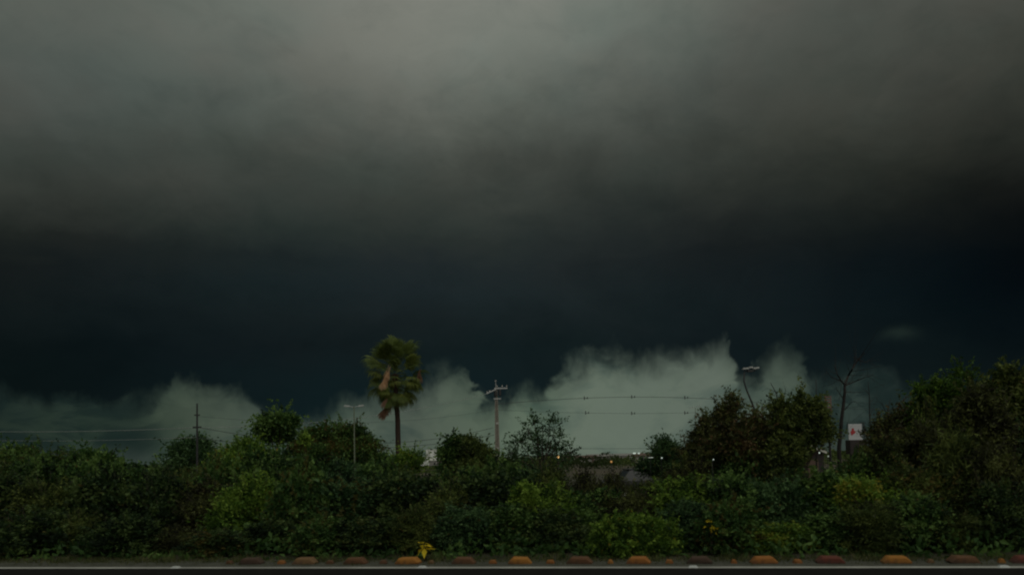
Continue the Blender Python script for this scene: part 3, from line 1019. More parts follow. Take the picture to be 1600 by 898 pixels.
# yellow patches
tree('yellow_shrub', 'small lime-yellow leafed shrub in the thicket below the utility pole', 'shrub', on_road(818, 3.2).y, 818, [(812, 766, 11, 9), (828, 770, 9, 10), (818, 782, 16, 12)], 'bright', 70, .10, .06, clr=.08, seed=41, trunk_r=.02, tint0=.8, per=20)
tree('yellow_shrub', 'olive-yellow shrub patch in the thicket below the white billboard', 'shrub', on_road(1345, 3.2).y, 1345, [(1335, 762, 16, 8), (1352, 768, 14, 10), (1340, 785, 22, 12)], 'bright', 90, .11, .06, clr=.09, seed=42, trunk_r=.02, tint0=.75, per=20)
tree('yellow_shrub', 'sprig with yellow leaves hanging left of the leaning lamp post, low down', 'shrub', on_road(1110, 1.75).y, 1110, [(1108, 818, 4, 6), (1113, 825, 3, 6)], 'bright', 4, .085, .045, per=5, clr=.04, seed=43, trunk_r=.010, mat=MT['leaf_yellow'], tint0=.25, twigs=2, sprigs=0)
tree('yellow_shrub', 'lone bright yellow-green shoot on the wide dark round-topped tree', 'shrub', 33, 477, [(477, 690, 4, 8)], 'bright', 10, .17, .09, per=14, clr=.10, seed=44, trunk_r=.015, tint0=.85, twigs=3)

# small yellow sapling beside the kerb blocks
p = on_road(664, 0.95)
r = empty('yellow_sapling', p, 'small yellow-leaved sapling standing alone behind the kerb blocks', 'sapling')
mb = MB()
mb.tube([(0, 0, -.03), (.01, 0, .12), (-.01, 0, .25), (-.02, 0, .38)], [.022, .018, .012, .006], 6)
mb.build('stem', MT['bark'], r)
R = np.random.default_rng(5)
for k in range(9):
    a = k * 2.4
    e = R.uniform(-.9, .5)
    m = MB()
    L = R.uniform(.18, .27)
    d = Vector((math.cos(a) * math.cos(e), math.sin(a) * math.cos(e), math.sin(e)))
    s = d.cross(Vector((0, 0, 1))).normalized() * L * .26
    b0 = Vector((-.01, 0, .27 + .018 * k - .03))
    up = Vector((0, 0, 1)) * L * .1
    m.v += [tuple(b0), tuple(b0 + d * L * .45 + s), tuple(b0 + d * L * .5 - up), tuple(b0 + d * L * .45 - s), tuple(b0 + d * L - up * 2)]
    m.f += [(0, 1, 2), (0, 2, 3), (1, 4, 2), (2, 4, 3)]
    m.build('leaf', MT['leaf_yellow'], r)
mb = MB()
for k in range(8):
    a = k * .8
    limbs(mb, (0, 0, .02), [(math.cos(a) * .09, math.sin(a) * .07, .12 + .03 * (k % 3))], .006, R, 4)
mb.build('basal_twigs', MT['bark'], r)

# ------------------------------------------------------------------ grass and undergrowth (stuff)
R = np.random.default_rng(77)
n = 15000
xs = R.uniform(-14, 13, n)
tuft = np.sin(xs * 3.1) * .5 + np.sin(xs * 7.7 + 1) * .5 + R.normal(size=n) * .4
off = np.abs(R.normal(size=n)) * .45 + .78
near = R.random(n) < .22
off = np.where(near, R.uniform(.32, .9, n), off)
h = np.clip(.07 + .07 * np.maximum(tuft, -.5) + R.normal(size=n) * .03, .03, .32)
h = np.where(near, h * .45, h)
ys = 14.9 - .149 * xs + off
v = np.zeros((n, 3, 3), np.float32)
a = R.uniform(0, math.pi, n)
w = R.uniform(.004, .010, n)
lean = R.normal(size=(n, 2)) * h[:, None] * .45
v[:, 0] = np.stack([xs - np.cos(a) * w, ys - np.sin(a) * w, np.zeros(n)], 1)
v[:, 1] = np.stack([xs + np.cos(a) * w, ys + np.sin(a) * w, np.zeros(n)], 1)
v[:, 2] = np.stack([xs + lean[:, 0], ys + lean[:, 1], h], 1)
me = bpy.data.meshes.new('grass')
me.from_pydata(v.reshape(-1, 3).tolist(), [], np.arange(3 * n).reshape(-1, 3).tolist())
t_ = me.attributes.new('tint', 'FLOAT', 'FACE')
t_.data.foreach_set('value', np.clip(R.normal(size=n) * .22 + .5, 0, 1).astype(np.float32))
me.materials.append(MT['grass'])
o = bpy.data.objects.new('grass', me)
C.objects.link(o)
tag(o, 'ragged short grass growing behind the kerb blocks at the foot of the shrubs', 'grass', kind='stuff')

n = 34000
xs = R.uniform(-24, 22, n)
off = R.uniform(1.25, 12, n)
hh = .55 + .35 * np.sin(xs * 1.3 + off) + .25 * np.sin(xs * 2.9 - off * 1.7)
cap = np.minimum(1.0, (off - .9) * .9)
z = np.clip(R.random(n) ** .8 * np.clip(hh, .15, 1.2) * cap * .6, .02, .8)
cen = np.stack([xs, 14.9 - .149 * xs + off, z], 1)
ax = R.normal(size=(n, 3)) + np.array([0, 0, -.2])
sz = R.uniform(.10, .2, n)
tt = .42 + .22 * np.sin(xs * 1.9 + off * 2.3) + R.normal(size=n) * .1
me = leaf_mesh('undergrowth', cen, ax, sz, sz * .5, np.clip(tt, 0, .9), MT['leaf_green'], R)
o = bpy.data.objects.new('undergrowth', me)
C.objects.link(o)
tag(o, 'tangled dark green undergrowth filling the ground between the shrubs', 'undergrowth', kind='stuff')

# far tree belt and scrub on the plain
n = 60000
ang = R.uniform(-.85, .85, n)
dist = R.choice([150, 210, 300, 420, 600], n, p=[.18, .22, .24, .2, .16]) * R.uniform(.93, 1.07, n)
xs = np.tan(ang) * dist
key = np.floor(dist / 60)
ht = (1.4 + 1.0 * np.sin(xs / dist * 31 + key * 2.1) + .8 * np.sin(xs / dist * 83 + key) + .5 * np.sin(xs / dist * 190 + 2 * key))
ht = np.clip(ht, .3, 4) * (dist / 300) ** .55 * 1.25
pxn = PX0 + F * xs / dist
ht = np.where((pxn > 645) & (pxn < 700) & (dist < 430), .3, ht)      # open ground before the white building
z = R.random(n) ** .7 * ht
sz = R.uniform(.7, 1.4, n) * dist / 330
cen = np.stack([xs, dist, z], 1)
me = leaf_mesh('tree_belt', cen, R.normal(size=(n, 3)), sz, sz * .6, np.clip(.35 + .25 * np.sin(xs / dist * 50) + R.normal(size=n) * .12, 0, .9), MT['leaf_olive'], R)
o = bpy.data.objects.new('tree_belt', me)
C.objects.link(o)
tag(o, 'far-off belts of dark scrub and trees along the horizon', 'trees', kind='stuff')

# ------------------------------------------------------------------ fan palm
PY = 60.0
b = at(623, 722, PY)
root = Vector((b.x, b.y, 0))
palm = empty('fan_palm', root, 'tall fan palm with a shaggy crown and hanging dead fronds', 'palm tree')
crown = at(617, 584, PY) - root
mid = at(621.5, 660, PY) - root
mb = MB()
R = np.random.default_rng(9)
pts, rad = [], []
for k in range(26):
    u = k / 25
    q = Vector((0, 0, 0)).lerp(mid, min(1, u * 2)) if u < .5 else mid.lerp(crown, (u - .5) * 2)
    pts.append(q + Vector((R.normal() * .008, R.normal() * .008, 0)))
    rad.append((.21 - .05 * u) * (1.0 + .05 * (k % 2)) * (1.25 if k == 0 else 1))
mb.tube(pts, rad, 12)
mb.build('trunk', MT['palmbark'], palm, smooth=True)
# old leaf bases just below the crown
mb = MB()
for k in range(46):
    a = k * 2.399
    z = crown.z - 1.1 + 1.0 * k / 46
    u = Vector((math.cos(a), math.sin(a), 0))
    c0 = Vector((crown.x, crown.y, z)) + u * .15
    mb.tube([c0, c0 + u * .16 + Vector((0, 0, .14))], [.05, .025], 4)
mb.build('leaf_bases', MT['frond_rust'], palm)


def fan_mesh(R, nl=20, petiole=1.0, rad=.85, sag=.35, spread=2.4, narrow=1.0):
    v, f = [], []
    P = Vector((petiole, 0, -.06 * petiole))
    v += [(0, .018, .02), (0, -.018, .02), tuple(P + Vector((0, -.012, 0))), tuple(P + Vector((0, .012, 0)))]
    f.append((0, 1, 2, 3))
    for k in range(nl):
        t = (k + .5) / nl - .5
        a = t * spread
        ln = rad * (1 - .35 * abs(t) * 2 * narrow) * R.uniform(.88, 1.08)
        d = Vector((math.cos(a), math.sin(a), .12 * math.cos(a * 2)))
        s = Vector((-math.sin(a), math.cos(a), 0))
        w = ln * spread / nl * .36
        m1 = P + d * ln * .5 + Vector((0, 0, .015 * (-1) ** k))
        m2 = P + d * ln * .82 - Vector((0, 0, ln * sag * .25))
        tp = P + d * ln * .98 - Vector((0, 0, ln * sag * R.uniform(.6, 1.3)))
        i = len(v)
        v += [tuple(P), tuple(m1 + s * w), tuple(m1 - s * w), tuple(m2 + s * w * .6), tuple(m2 - s * w * .6), tuple(tp)]
        f += [(i, i + 2, i + 1), (i + 1, i + 2, i + 4, i + 3), (i + 3, i + 4, i + 5)]
    return v, f


def fan_data(v, f, mat, R, base):
    me = bpy.data.meshes.new('frond')
    me.from_pydata(v, [], f)
    t = me.attributes.new('tint', 'FLOAT', 'FACE')
    t.data.foreach_set('value', np.clip(base + R.normal(size=len(f)) * .09, 0, .9).astype(np.float32))
    me.materials.append(mat)
    return me


fans = [fan_data(*fan_mesh(R, 22, R.uniform(.85, 1.1), R.uniform(.75, .95), R.uniform(.25, .55)), MT['leaf_palm'], R, tb) for tb in (.25, .36, .45, .55, .68, .42)]
NF = 112
for k in range(NF):
    u = (k + .5) / NF
    a = k * 2.39996 + R.normal() * .15
    e = math.radians(88 - 150 * u ** .95) + R.normal() * .20
    o = mesh_obj('frond', fans[int(R.integers(len(fans)))], palm)
    d = Vector((math.cos(a) * math.cos(e), math.sin(a) * math.cos(e), math.sin(e)))
    q = d.to_track_quat('X', 'Z')
    o.rotation_mode = 'QUATERNION'
    from mathutils import Quaternion
    o.rotation_quaternion = q @ Quaternion((1, 0, 0), R.normal() * .5)
    o.location = crown + Vector((0, 0, .45 - .95 * u)) + d * .12
    s = R.uniform(.85, 1.52) * (1.08 if u < .25 else 1.0)
    o.scale = (s, s, s)
    if u > .9:
        o['label'] = 'older drooping green frond'


def dead(pxs, mat, lab, n, wid, seed, dy):
    R = np.random.default_rng(seed)
    for k in range(n):
        u = k / max(1, n - 1)
        i = u * (len(pxs) - 1)
        j = min(int(i), len(pxs) - 2)
        px = pxs[j][0] + (pxs[j + 1][0] - pxs[j][0]) * (i - j) + R.normal() * wid
        py = pxs[j][1] + (pxs[j + 1][1] - pxs[j][1]) * (i - j)
        me = fan_data(*fan_mesh(R, 12, .30, R.uniform(.75, 1.05), .1, .8, .4), MT[mat], R, .5)
        o = mesh_obj('dead_frond', me, palm)
        o['label'] = lab
        q = at(px, py, PY + dy) - root
        d = Vector((-.25 + R.normal() * .12, R.normal() * .15, -1)).normalized()
        o.rotation_mode = 'QUATERNION'
        o.rotation_quaternion = d.to_track_quat('X', 'Y') @ Quaternion((1, 0, 0), R.uniform(-1, 1))
        o.location = q


dead([(609, 568), (606, 576), (602, 586)], 'frond_tan', 'pale tan dead frond hanging in the front of the crown', 9, 2.2, 61, -3.0)
dead([(610, 616), (607, 626), (604, 636)], 'frond_rust', 'rust-brown dead frond hanging below the crown', 12, 2.6, 62, -.9)
dead([(655, 570), (657, 576)], 'frond_rust', 'rust-tipped dead frond at the right of the crown', 2, .8, 63, -.1)

# ------------------------------------------------------------------ utility pole (concrete, slotted) with cross-arms
UY = 92.0
b = at(777.5, 720, UY)
root = Vector((b.x, b.y, 0))
up = empty('utility_pole', root, 'tall tapering concrete utility pole with insulators, right of the palm', 'utility pole')
topz = at(776, 606, UY).z
mb = MB()
for s in (-1, 1):                       # two flanges with a thinner web between: an H-section pole
    z0, z1 = 0, topz - 1.2
    w0, w1 = .33, .17
    i = len(mb.v)
    for z, w in ((z0, w0), (z1, w1)):
        xi, xo = s * w * .40, s * w
        mb.v += [(xi, -.16, z), (xo, -.16, z), (xo, .16, z), (xi, .16, z)]
    for q in ((0, 1, 5, 4), (1, 2, 6, 5), (2, 3, 7, 6), (3, 0, 4, 7)):
        mb.f.append(tuple(i + k for k in q))
i = len(mb.v)
for z, w in ((0, .14), (topz - 1.2, .075)):
    mb.v += [(-w, -.07, z), (w, -.07, z), (w, .07, z), (-w, .07, z)]
for q in ((0, 1, 5, 4), (2, 3, 7, 6)):
    mb.f.append(tuple(i + k for k in q))
mb.box((0, 0, topz - .55), (.27, .26, 1.3))
mb.build('pole_shaft', MT['concrete'], up)
s_ = UY / F
mb = MB(); mb.box((.55, -.16, topz - .05), (1.5, .12, .14)); mb.build('cross_arm', MT['steel'], up)
mb = MB(); mb.box((-.55, -.16, topz - .38), (1.25, .12, .12), tilt=-.42); mb.build('cross_arm', MT['steel'], up)
mb = MB(); mb.box((.12, -.16, topz - 1.25), (.85, .12, .12)); mb.build('cross_arm', MT['steel'], up)
mb = MB(); mb.tube([(0, 0, topz), (-.05, 0, topz + .7)], [.05, .035], 6); mb.build('top_pin', MT['steel'], up)
for x, z in ((-.05, topz + .72), (.1, topz + .1), (.7, topz + .1), (1.22, topz + .1), (-.75, topz - .42), (-1.05, topz - .55)):
    mb = MB()
    mb.tube([(x, -.16, z), (x, -.16, z + .06), (x, -.16, z + .12), (x, -.16, z + .2)], [.05, .09, .06, .08], 8)
    mb.build('insulator', MT['insul'], up)
for x, z0, z1 in ((.42, topz - .2, topz - .95), (-.1, topz - .3, topz - 1.0)):
    mb = MB()
    mb.tube([(x, -.28, z1), (x, -.28, z1 + .08), (x, -.28, z0 - .08), (x, -.28, z0)], [.12, .17, .17, .1], 10)
    mb.build('transformer_can', MT['darksteel'], up)
for py in (661, 700, 712):
    q = at(777, py, UY)
    mb = MB(); mb.box((.03, -.16, q.z), (.26, .05, .22)); mb.build('plate', MT['insul'], up)


def pole(name, lab, px, toppy, Y, r0, r1, mat, cat='pole', n=8):
    b = at(px, 718, Y)
    e = empty(name, (b.x, b.y, 0), lab, cat)
    z = at(px, toppy, Y).z
    mb = MB()
    mb.tube([(0, 0, 0), (0, 0, z * .5), (0, 0, z)], [r0, (r0 + r1) / 2, r1], n)
    mb.build('pole_shaft', MT[mat], e)
    return e, z


LY = 66.0
lp, lz = pole('utility_pole', 'thin dark wooden pole rising from the hazy tree on the left', 308, 630, LY, .11, .06, 'darksteel', 'utility pole')
mb = MB(); mb.box((0, 0, at(308, 667, LY).z), (.7, .1, .12)); mb.build('cross_arm', MT['darksteel'], lp)
mb = MB(); mb.box((0, 0, at(308, 648, LY).z), (.45, .1, .1)); mb.build('cross_arm', MT['darksteel'], lp)


def head(mb, c, L, tilt=0.0, w=.26):
    mb.box(c, (L, w, .10), tilt=tilt)


e, z = pole('street_lamp', 'pale slim street lamp post with two arms, left of the palm', 554, 635, 52, .055, .035, 'palegreensteel', 'street lamp')
for s in (-1, 1):
    mb = MB(); mb.tube([(0, 0, z - .03), (s * .2, 0, z + .01), (s * .3, 0, z + .03)], .02, 6); mb.build('arm', MT['steel'], e)
    mb = MB(); head(mb, (s * .46, 0, z + .05), .36, -s * .1, .16); mb.build('lamp_head', MT['lens'], e)
e, z = pole('street_lamp', 'very distant thin double-headed street lamp left of the leaning lamp', 1089, 636, 170, .09, .05, 'palegreensteel', 'street lamp')
for s in (-1, 1):
    mb = MB(); mb.tube([(0, 0, z - .03), (s * .5, 0, z + .05)], .03, 6); mb.build('arm', MT['steel'], e)
    mb = MB(); head(mb, (s * .85, 0, z + .08 + .15 * s), .9, -.1); mb.build('lamp_head', MT['lens'], e)

# leaning lamp post, three heads
Y = 64.0
path = [(1200, 718), (1190, 672), (1177, 634), (1167, 610), (1162.5, 596), (1163, 580)]
b = at(path[0][0], path[0][1], Y)
root = Vector((b.x, b.y, 0))
e = empty('street_lamp', root, 'dark leaning lamp post with three pale flat heads above the right-hand trees', 'street lamp')
mb = MB()
pp = [Vector((0, 0, -.05))] + [at(x, y, Y) - root for x, y in path[1:]]
mb.tube(pp, [.09, .085, .075, .065, .06, .05], 8)
mb.build('pole_shaft', MT['darksteel'], e, smooth=True)
t = pp[-1]
mb = MB(); mb.tube([t, t + Vector((.45, 0, .02)), t + Vector((.95, 0, .06))], .04, 6); mb.build('arm', MT['darksteel'], e)
mb = MB(); mb.box(t + Vector((.46, 0, .03)), (.42, .3, .16)); mb.build('control_box', MT['darksteel'], e)
for dx, dz, L, tl in ((.10, .22, .46, -.05), (.52, .30, .30, 0), (.93, .24, .46, -.12)):
    mb = MB()
    mb.box(t + Vector((dx, 0, dz)), (L, .34, .13), tilt=tl)
    hd = mb.build('lamp_head', MT['steel'], e)
    mb = MB()
    mb.box(t + Vector((dx, -.18, dz)), (L * .86, .02, .10), tilt=tl)
    mb.build('lens', MT['lens'], hd)

# ------------------------------------------------------------------ power lines, strung pole to pole


def cable(name, lab, pts, sag, r, mat, spacers=()):
    """pts: (px, py, Y) supports"""
    P = [at(*q) for q in pts]
    root = Vector((P[0].x, P[0].y, P[0].z))
    e = empty(name, root, lab, 'power line')
    line = []
    for a, b2, s in zip(P[:-1], P[1:], sag):
        for k in range(12):
            u = k / 12
            line.append(a.lerp(b2, u) - Vector((0, 0, 4 * s * u * (1 - u))) - root)
    line.append(P[-1] - root)
    mb = MB()
    mb.tube(line, r, 4)
    mb.build('wire', MT[mat], e)
    for sx, kind in spacers:
        best = min(line, key=lambda q: abs(pix(q + root)[0] - sx))
        j = line.index(best)
        nxt = line[min(j + 1, len(line) - 1)]
        p0, p1 = pix(best + root)[0], pix(nxt + root)[0]
        u = (sx - p0) / (p1 - p0) if abs(p1 - p0) > 1e-6 else 0
        c = best.lerp(nxt, u)
        m = MB()
        m.box(c + Vector((0, 0, .02)), (.10, .07, .42))
        m.box(c + Vector((.36, 0, .02)), (.08, .07, .26))
        m.box(c + Vector((.18, 0, -.02)), (.5, .05, .06))
        m.build('spacer', MT['wire'], e)
    return e


cable('power_line', 'upper power line running from the utility pole across the pale sky to the right', [(778, 631, UY), (1130, 624, 100), (1700, 640, 110)], [-.55, .8], .024, 'wire', ((913, 0), (987, 0), (1070, 0)))
cable('power_line', 'lower power line hung with spacers right of the utility pole', [(778, 640, UY), (1130, 643, 100), (1700, 664, 110)], [.3, .8], .013, 'wire', ((915, 0), (987, 0), (1070, 0)))
cable('power_line', 'lowest faint power line over the distant town lights', [(778, 700, 120), (1060, 700, 130), (1700, 690, 140)], [.05, .5], .022, 'wire')
cable('power_line', 'upper of the two dark wires passing behind the palm trunk', [(308, 667, LY), (770, 668, UY)], [1.6], .022, 'wire')
cable('power_line', 'lower of the two dark wires passing behind the palm trunk', [(308, 684, LY), (772, 679, UY)], [1.2], .022, 'wire')
cable('power_line', 'pale wire climbing from the thin dark pole toward the utility pole top', [(308, 668, LY), (764, 614, UY)], [.9], .018, 'palewire')
cable('power_line', 'pale wire crossing the murky sky left of the thin dark pole', [(-150, 668, 112), (308, 668, LY)], [.45], .026, 'palewire')
cable('power_line', 'lower pale wire near the treetops left of the thin dark pole', [(-150, 680, 112), (308, 683, LY)], [.5], .018, 'palewire')
cable('power_line', 'thin wire above the treetops by the ball-crowned tree', [(308, 650, LY), (770, 640, UY)], [1.0], .010, 'wire')

# ------------------------------------------------------------------ bare tree and dead saplings


def bare(name, lab, Y, trunkpts, branches, r0, r1, seed=1):
    R = np.random.default_rng(seed)
    b = at(trunkpts[0][0], 718, Y)
    root = Vector((b.x, b.y, 0))
    e = empty(name, root, lab, 'tree')
    mb = MB()
    pp = [Vector((0, 0, 0))] + [at(x, y, Y) - root for x, y in trunkpts]
    n = len(pp)
    mb.tube(pp, [r0 + (r1 - r0) * k / (n - 1) for k in range(n)], 7)
    mb.build('trunk', MT['deadbark'], e, smooth=True)
    for br in branches:
        mb = MB()
        rr = br[0]
        d = 0
        q = []
        for j, (x, y) in enumerate(br[1:]):
            q.append(at(x, y, Y + d) - root)
            d += R.normal() * .25
        mb.tube(q, [rr * (1 - .75 * k / max(1, len(q) - 1)) for k in range(len(q))], 5)
        for k in range(1, len(q)):
            for _ in range(3):
                a = q[k - 1].lerp(q[k], R.random())
                dirv = (q[k] - q[k - 1]).normalized() + Vector(R.normal(size=3)) * .7
                ln = R.uniform(.25, .9)
                mb.tube([a, a + dirv * ln * .5, a + dirv * ln + Vector((0, 0, .05))], [rr * .22, rr * .15, rr * .06], 4)
        mb.build('branch', MT['deadbark'], e)
    return e


bare('bare_tree', 'leafless forked tree standing dark beside the white billboard', 30,
     [(1311, 700), (1313, 680), (1315, 655), (1318, 632), (1320, 612), (1320, 601)],
     [(.05, (1320, 601), (1326, 586), (1332, 576), (1340, 562), (1350, 551)),
      (.034, (1320, 601), (1314, 594), (1308, 584), (1303, 570)),
      (.03, (1321, 602), (1335, 596), (1352, 589), (1364, 586)),
      (.016, (1321, 612), (1336, 613), (1350, 612)),
      (.018, (1319, 625), (1310, 612), (1306, 604)),
      (.020, (1332, 576), (1336, 560), (1334, 546)),
      (.020, (1340, 562), (1352, 566), (1362, 560)),
      (.020, (1314, 594), (1300, 590), (1290, 578)),
      (.018, (1320, 640), (1330, 628), (1338, 626)),
      (.018, (1313, 678), (1300, 677), (1294, 676)),
      (.02, (1312, 690), (1322, 676), (1324, 660))], .085, .045, 3)
bare('dead_sapling', 'thin straight leafless stem left of the bare tree', 26, [(1275, 700), (1276, 640), (1275, 592)], [(.014, (1276, 640), (1283, 622), (1285, 612)), (.012, (1275, 625), (1268, 612))], .03, .010, 4)
bare('dead_sapling', 'dark upright stem directly behind the bushes left of the bare tree', 26, [(1297, 716), (1296, 690), (1297, 655), (1300, 640)], [(.016, (1296, 690), (1290, 668), (1284, 655))], .04, .015, 5)
bare('dead_sapling', 'thin leafless stem right of the billboard', 28, [(1361, 690), (1359, 650), (1358, 612), (1356, 596)], [(.012, (1359, 650), (1366, 634)), (.012, (1358, 616), (1350, 606)), (.010, (1358, 630), (1370, 618))], .028, .009, 6)
bare('dead_sapling', 'forked leafless twigs above the dark bushy tree right of the billboard', 26, [(1386, 670), (1387, 645), (1391, 622)], [(.012, (1386, 648), (1378, 630), (1374, 628)), (.010, (1387, 645), (1400, 632))], .02, .008, 7)
bare('dead_sapling', 'grey leafless sapling right of the leaning lamp post', 27, [(1222, 680), (1219, 640), (1212, 612), (1204, 598)], [(.014, (1219, 638), (1226, 618), (1228, 605)), (.012, (1212, 612), (1198, 606)), (.012, (1220, 650), (1206, 632))], .03, .010, 8)

# ------------------------------------------------------------------ billboard, slatted mast
Y = 84.0
s_ = Y / F
c = at(1336, 674, Y)
root = Vector((c.x, c.y, 0))
e = empty('billboard', root, 'white billboard with a red figure mark on a dark base, beside the bare tree', 'billboard')
mb = MB(); mb.box((0, 0, c.z), (21 * s_, .14, 24 * s_)); mb.build('sign_panel', MT['signwhite'], e, bevel=.02)
mb = MB(); mb.box((-.02, -.10, c.z - 12.5 * s_), (21 * s_, .14, 2.2 * s_)); mb.build('lower_lip', MT['signwhite'], e)
mk = MB()


def disc(mb, x, z, rx, rz, y, n=14, rot=0.0):
    pts = []
    for k in range(n):
        a = 2 * math.pi * k / n
        u, w_ = rx * math.cos(a), rz * math.sin(a)
        pts.append((x + u * math.cos(rot) - w_ * math.sin(rot), y, z + u * math.sin(rot) + w_ * math.cos(rot)))
    i = len(mb.v)
    mb.v += pts + [(p[0], y + .02, p[2]) for p in pts]
    mb.f.append(tuple(range(i, i + n)))
    for k in range(n):
        j = (k + 1) % n
        mb.f.append((i + k, i + n + k, i + n + j, i + j))


disc(mk, -.26, c.z + .24, .13, .14, -.10)
disc(mk, -.28, c.z - .06, .24, .20, -.101)
disc(mk, -.14, c.z - .02, .15, .14, -.102, rot=.5)
disc(mk, -.38, c.z - .24, .09, .14, -.103, rot=.2)
mk.build('red_mark', MT['signred'], e)
mb = MB()
mb.box((.25, -.085, c.z + .12), (.45, .02, .035), tilt=-.7)
mb.build('dark_stroke', MT['signdark'], e)
mb = MB()
mb.box((.10, .1, c.z - 24 * s_), (26 * s_, 1.2, 22 * s_)); mb.build('dark_base', MT['signdark'], e)
lx = (1348 - 1336) * s_
for dx in (-.16, .16):
    mb = MB(); mb.box((lx + dx, 0, c.z - 1.5 * s_), (.07, .10, 32 * s_)); mb.build('lattice_post', MT['darksteel'], e)
for k in range(9):
    mb = MB(); mb.box((lx, 0, c.z + (13 - 3.6 * k) * s_), (.26, .08, .09)); mb.build('lattice_rung', MT['darksteel'], e)
for dx in (-.5, .6):
    mb = MB(); mb.tube([(dx, .1, 0), (dx, .1, c.z - 34 * s_)], .10, 8); mb.build('post', MT['darksteel'], e)

Y = 95.0
s_ = Y / F
c = at(1294, 632, Y)
root = Vector((c.x, c.y, 0))
e = empty('slatted_mast', root, 'narrow reddish slatted mast rising left of the bare tree', 'mast')
mb = MB(); mb.tube([(0, 0, 0), (0, 0, c.z - 13 * s_)], [.16, .10], 8); mb.build('post', MT['darksteel'], e)
for dx in (-4.5, 4.5):
    mb = MB(); mb.box((dx * s_, 0, c.z), (.06, .08, 28 * s_)); mb.build('side_rail', MT['rustpanel'], e)
for k in range(7):
    mb = MB(); mb.box((0, 0, c.z + (12 - 4 * k) * s_), (8.4 * s_, .06, 1.8 * s_)); mb.build('slat', MT['rustpanel'], e)

# ------------------------------------------------------------------ white building and other far houses
Y = 400.0
s_ = Y / F
c = at(676, 703, Y)
root = Vector((c.x, c.y, 0))
e = empty('white_building', root, 'white flat-roofed building with a lower wing, beyond the palm', 'building')
tz = c.z
mb = MB(); mb.box((0, 0, tz / 2), (17 * s_, 9, tz)); mb.build('main_block', MT['whitewall'], e)
wz = at(660, 712.5, Y).z
mb = MB(); mb.box((-13 * s_, .6, wz / 2), (10 * s_ - .02, 8, wz)); mb.build('wing', MT['whitewall'], e)
for dx in (-8.2, 8.2):
    mb = MB(); mb.box((dx * s_, -4.7, tz / 2), (.35, .4, tz + .3)); mb.build('pilaster', MT['whitewall'], e)
for k, dx in enumerate((-5.2, -3.2, 4.8)):
    mb = MB(); mb.box((dx * s_, -4.55, tz * .55), (.22, .12, tz * .8)); mb.build('panel_joint', MT['greywall'], e)
mb = MB(); mb.box((0, 0, tz + .15), (17.4 * s_, 9.3, .28)); mb.build('parapet', MT['whiteroof'], e)
for dx in (-15, -12):
    f_ = MB(); f_.box((dx * s_, -3.45, wz * .6), (1.0, .08, 1.0)); w_ = f_.build('window', MT['greywall'], e)
    g_ = MB(); g_.box((dx * s_, -3.51, wz * .6), (.8, .04, .8)); g_.build('pane', MT['glass'], w_)


def house(lab, px, py, Y, w, h, d, wall, roofm, rise=1.0, rz=0.0, tilt=0.0, wins=2):
    c = at(px, py, Y)
    e = empty('house', (c.x, c.y, 0), lab, 'house', rz=rz)
    mb = MB(); mb.box((0, 0, h / 2), (w, d, h)); mb.build('wall', MT[wall], e)
    mb = MB()
    o_ = .35
    v = [(-w / 2 - o_, -d / 2 - o_, h + .02), (w / 2 + o_, -d / 2 - o_, h + .02), (w / 2 + o_, d / 2 + o_, h + .02), (-w / 2 - o_, d / 2 + o_, h + .02), (-w / 2 - o_, 0, h + rise), (w / 2 + o_, 0, h + rise)]
    mb.v += v
    mb.f += [(0, 1, 5, 4), (2, 3, 4, 5), (0, 4, 3), (1, 2, 5), (3, 2, 1, 0)]
    mb.build('roof', MT[roofm], e)
    for k in range(wins):
        x = -w / 2 + w * (k + .7) / (wins + .4)
        f_ = MB(); f_.box((x, -d / 2 - .05, h * .55), (1.0, .1, 1.0)); q = f_.build('window', MT['whiteroof'], e)
        g_ = MB(); g_.box((x, -d / 2 - .12, h * .55), (.8, .04, .8)); g_.build('pane', MT['glass'], q)
    f_ = MB(); f_.box((w * .38, -d / 2 - .05, 1.05), (.9, .1, 2.1)); f_.build('door', MT['brownroof'], e)
    return e


house('low pale-roofed shed below the right side of the white building', 686, 720, 300, 7, 2.4, 5, 'greywall', 'whiteroof', .9)
house('long low house with a pale roof left of the amber lamp gap', 905, 712, 330, 14, 2.2, 7, 'greywall', 'brownroof', 1.1)
house('grey long-roofed warehouse on the horizon left of the town lights', 962, 712, 420, 30, 3.0, 12, 'greywall', 'greywall', 1.2, wins=5)
house('small house beside the cluster of white town lights', 1008, 712, 280, 8, 2.4, 6, 'greywall', 'brownroof', 1.0)

# pale hut whose roof edge slopes behind the reddish trees
Y = 46.0
c = at(1272, 700, Y)
e = empty('hut', (c.x, c.y, 0), 'small pale lean-to hut glimpsed between the reddish trees and the bare tree', 'hut')
za, zb = at(1257, 691, Y).z, at(1286, 705, Y).z
w = 29 * Y / F
mb = MB(); mb.prism([(-w / 2, 0), (w / 2, 0), (w / 2, zb - .16), (-w / 2, za - .16)], 0, 2.2); mb.build('wall', MT['signdark'], e)
mb = MB(); mb.prism([(-w / 2 - .1, za - .13), (w / 2 + .1, zb - .13), (w / 2 + .1, zb), (-w / 2 - .1, za)], -.25, 2.4); mb.build('roof', MT['whiteroof'], e)
mb = MB(); mb.box((-.1, -.03, .85), (.6, .05, 1.65)); mb.build('door', MT['brownroof'], e)

# far lamps: post with a glowing head


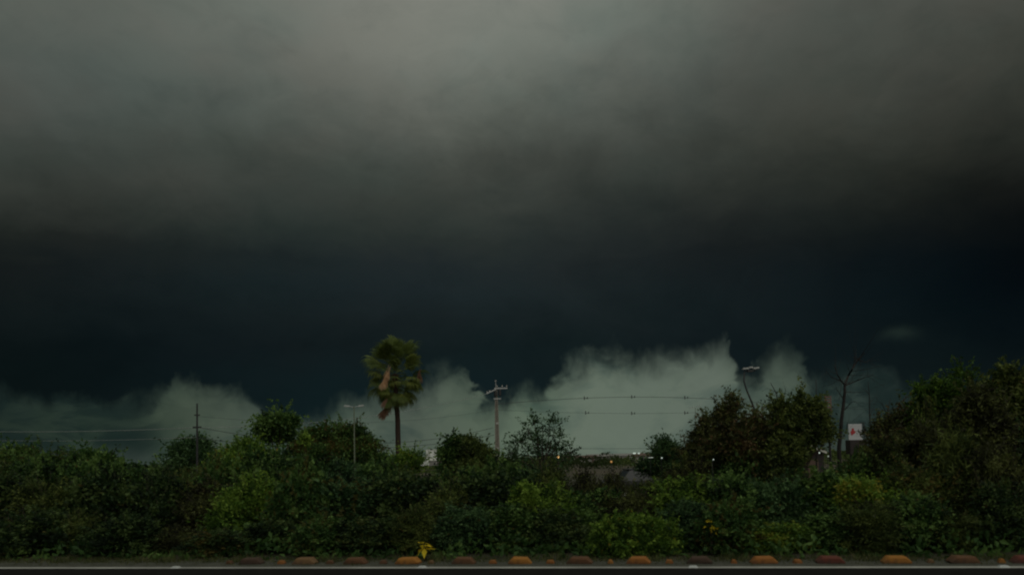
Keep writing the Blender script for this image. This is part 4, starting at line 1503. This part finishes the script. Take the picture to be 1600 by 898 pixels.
def lamp(lab, px, py, Y, mat, r=.2, wide=1.0):
    c = at(px, py, Y)
    e = empty('far_lamp', (c.x, c.y, 0), lab, 'lamp')
    mb = MB(); pr = min(.06, Y * .0005); mb.tube([(0, 0, 0), (0, 0, c.z)], [pr, pr * .8], 6); mb.build('post', MT['darksteel'], e)
    mb = MB()
    mb.tube([(-r * wide, -.1, c.z), (-r * wide * .6, -.1, c.z), (r * wide * .6, -.1, c.z), (r * wide, -.1, c.z)], [r * .5, r, r, r * .5], 8)
    mb.build('lamp_head', MT[mat], e)
    return e


lamp('glowing warm amber lamp at the right foot of the feathery tree', 872, 713.5, 95, 'warm', .13)
lamp('faint amber lamp on the plain left of the white town lights', 955, 721, 110, 'amber', .13)
lamp('left and wider white floodlight of the town light cluster', 991, 707.8, 180, 'white_glow', .16, 2.2)
lamp('right white floodlight of the town light cluster', 998, 707.8, 180, 'white_glow', .15, 1.6)
lamp('dim whitish lamp just below and left of the white floodlights', 987, 715.5, 150, 'dim_glow', .18)
lamp('wide flat white light right of the town light cluster', 1016, 714.5, 24.5, 'dim_glow', .013, 6)
lamp('single small white lamp before the pointed dark green bush', 1033, 715, 24, 'white_glow', .022)
lamp('tiny white lamp low between the reddish trees left of the leaning lamp', 1113, 717.5, 19, 'white_glow', .014)
lamp('tiny white lamp shining under the hut roof', 1279, 707, 40, 'white_glow', .035)
lamp('faint lamp low beside the dark stem left of the bare tree', 1293, 712.5, 38, 'dim_glow', .035)

# parked grey car half hidden behind the thicket
c = at(1010, 738, 37)
car = empty('parked_car', (c.x, c.y, 0), 'grey car parked side-on, roof just visible over the thicket', 'car', rz=.12)
mb = MB()
prof = [(-2.1, .35), (-2.12, .75), (-1.95, .95), (-1.25, 1.0), (-.75, 1.0), (1.05, 1.02), (1.75, .90), (2.08, .72), (2.1, .35)]
mb.prism(prof, -.82, .82)
mb.build('body', MT['carpaint'], car, bevel=.06)
mb = MB()
v = [(-1.35, -.78, .99), (1.15, -.78, .99), (1.15, .78, .99), (-1.35, .78, .99), (-.95, -.62, 1.42), (.35, -.62, 1.45), (.35, .62, 1.45), (-.95, .62, 1.42)]
mb.v += v
mb.f += [(0, 1, 5, 4), (1, 2, 6, 5), (2, 3, 7, 6), (3, 0, 4, 7)]
mb.build('window_glass', MT['glass'], car)
mb = MB(); mb.box((-.3, 0, 1.465), (1.36, 1.28, .05)); mb.build('roof', MT['carpaint'], car, bevel=.02)
for x in (-1.3, 1.3):
    for y in (-.8, .8):
        mb = MB(); mb.tube([(x, y - .1, .33), (x, y + .1, .33)], .33, 18); wh = mb.build('wheel', MT['rubber'], car)
        mb = MB(); mb.tube([(x, y - .115, .33), (x, y + .115, .33)], .19, 12); mb.build('rim', MT['steel'], wh)
for y in (-.6, .6):
    mb = MB(); mb.box((-2.1, y, .72), (.08, .3, .16)); mb.build('headlight', MT['lens'], car)
    mb = MB(); mb.box((2.08, y, .66), (.08, .28, .14)); mb.build('tail_light', MT['signred'], car)
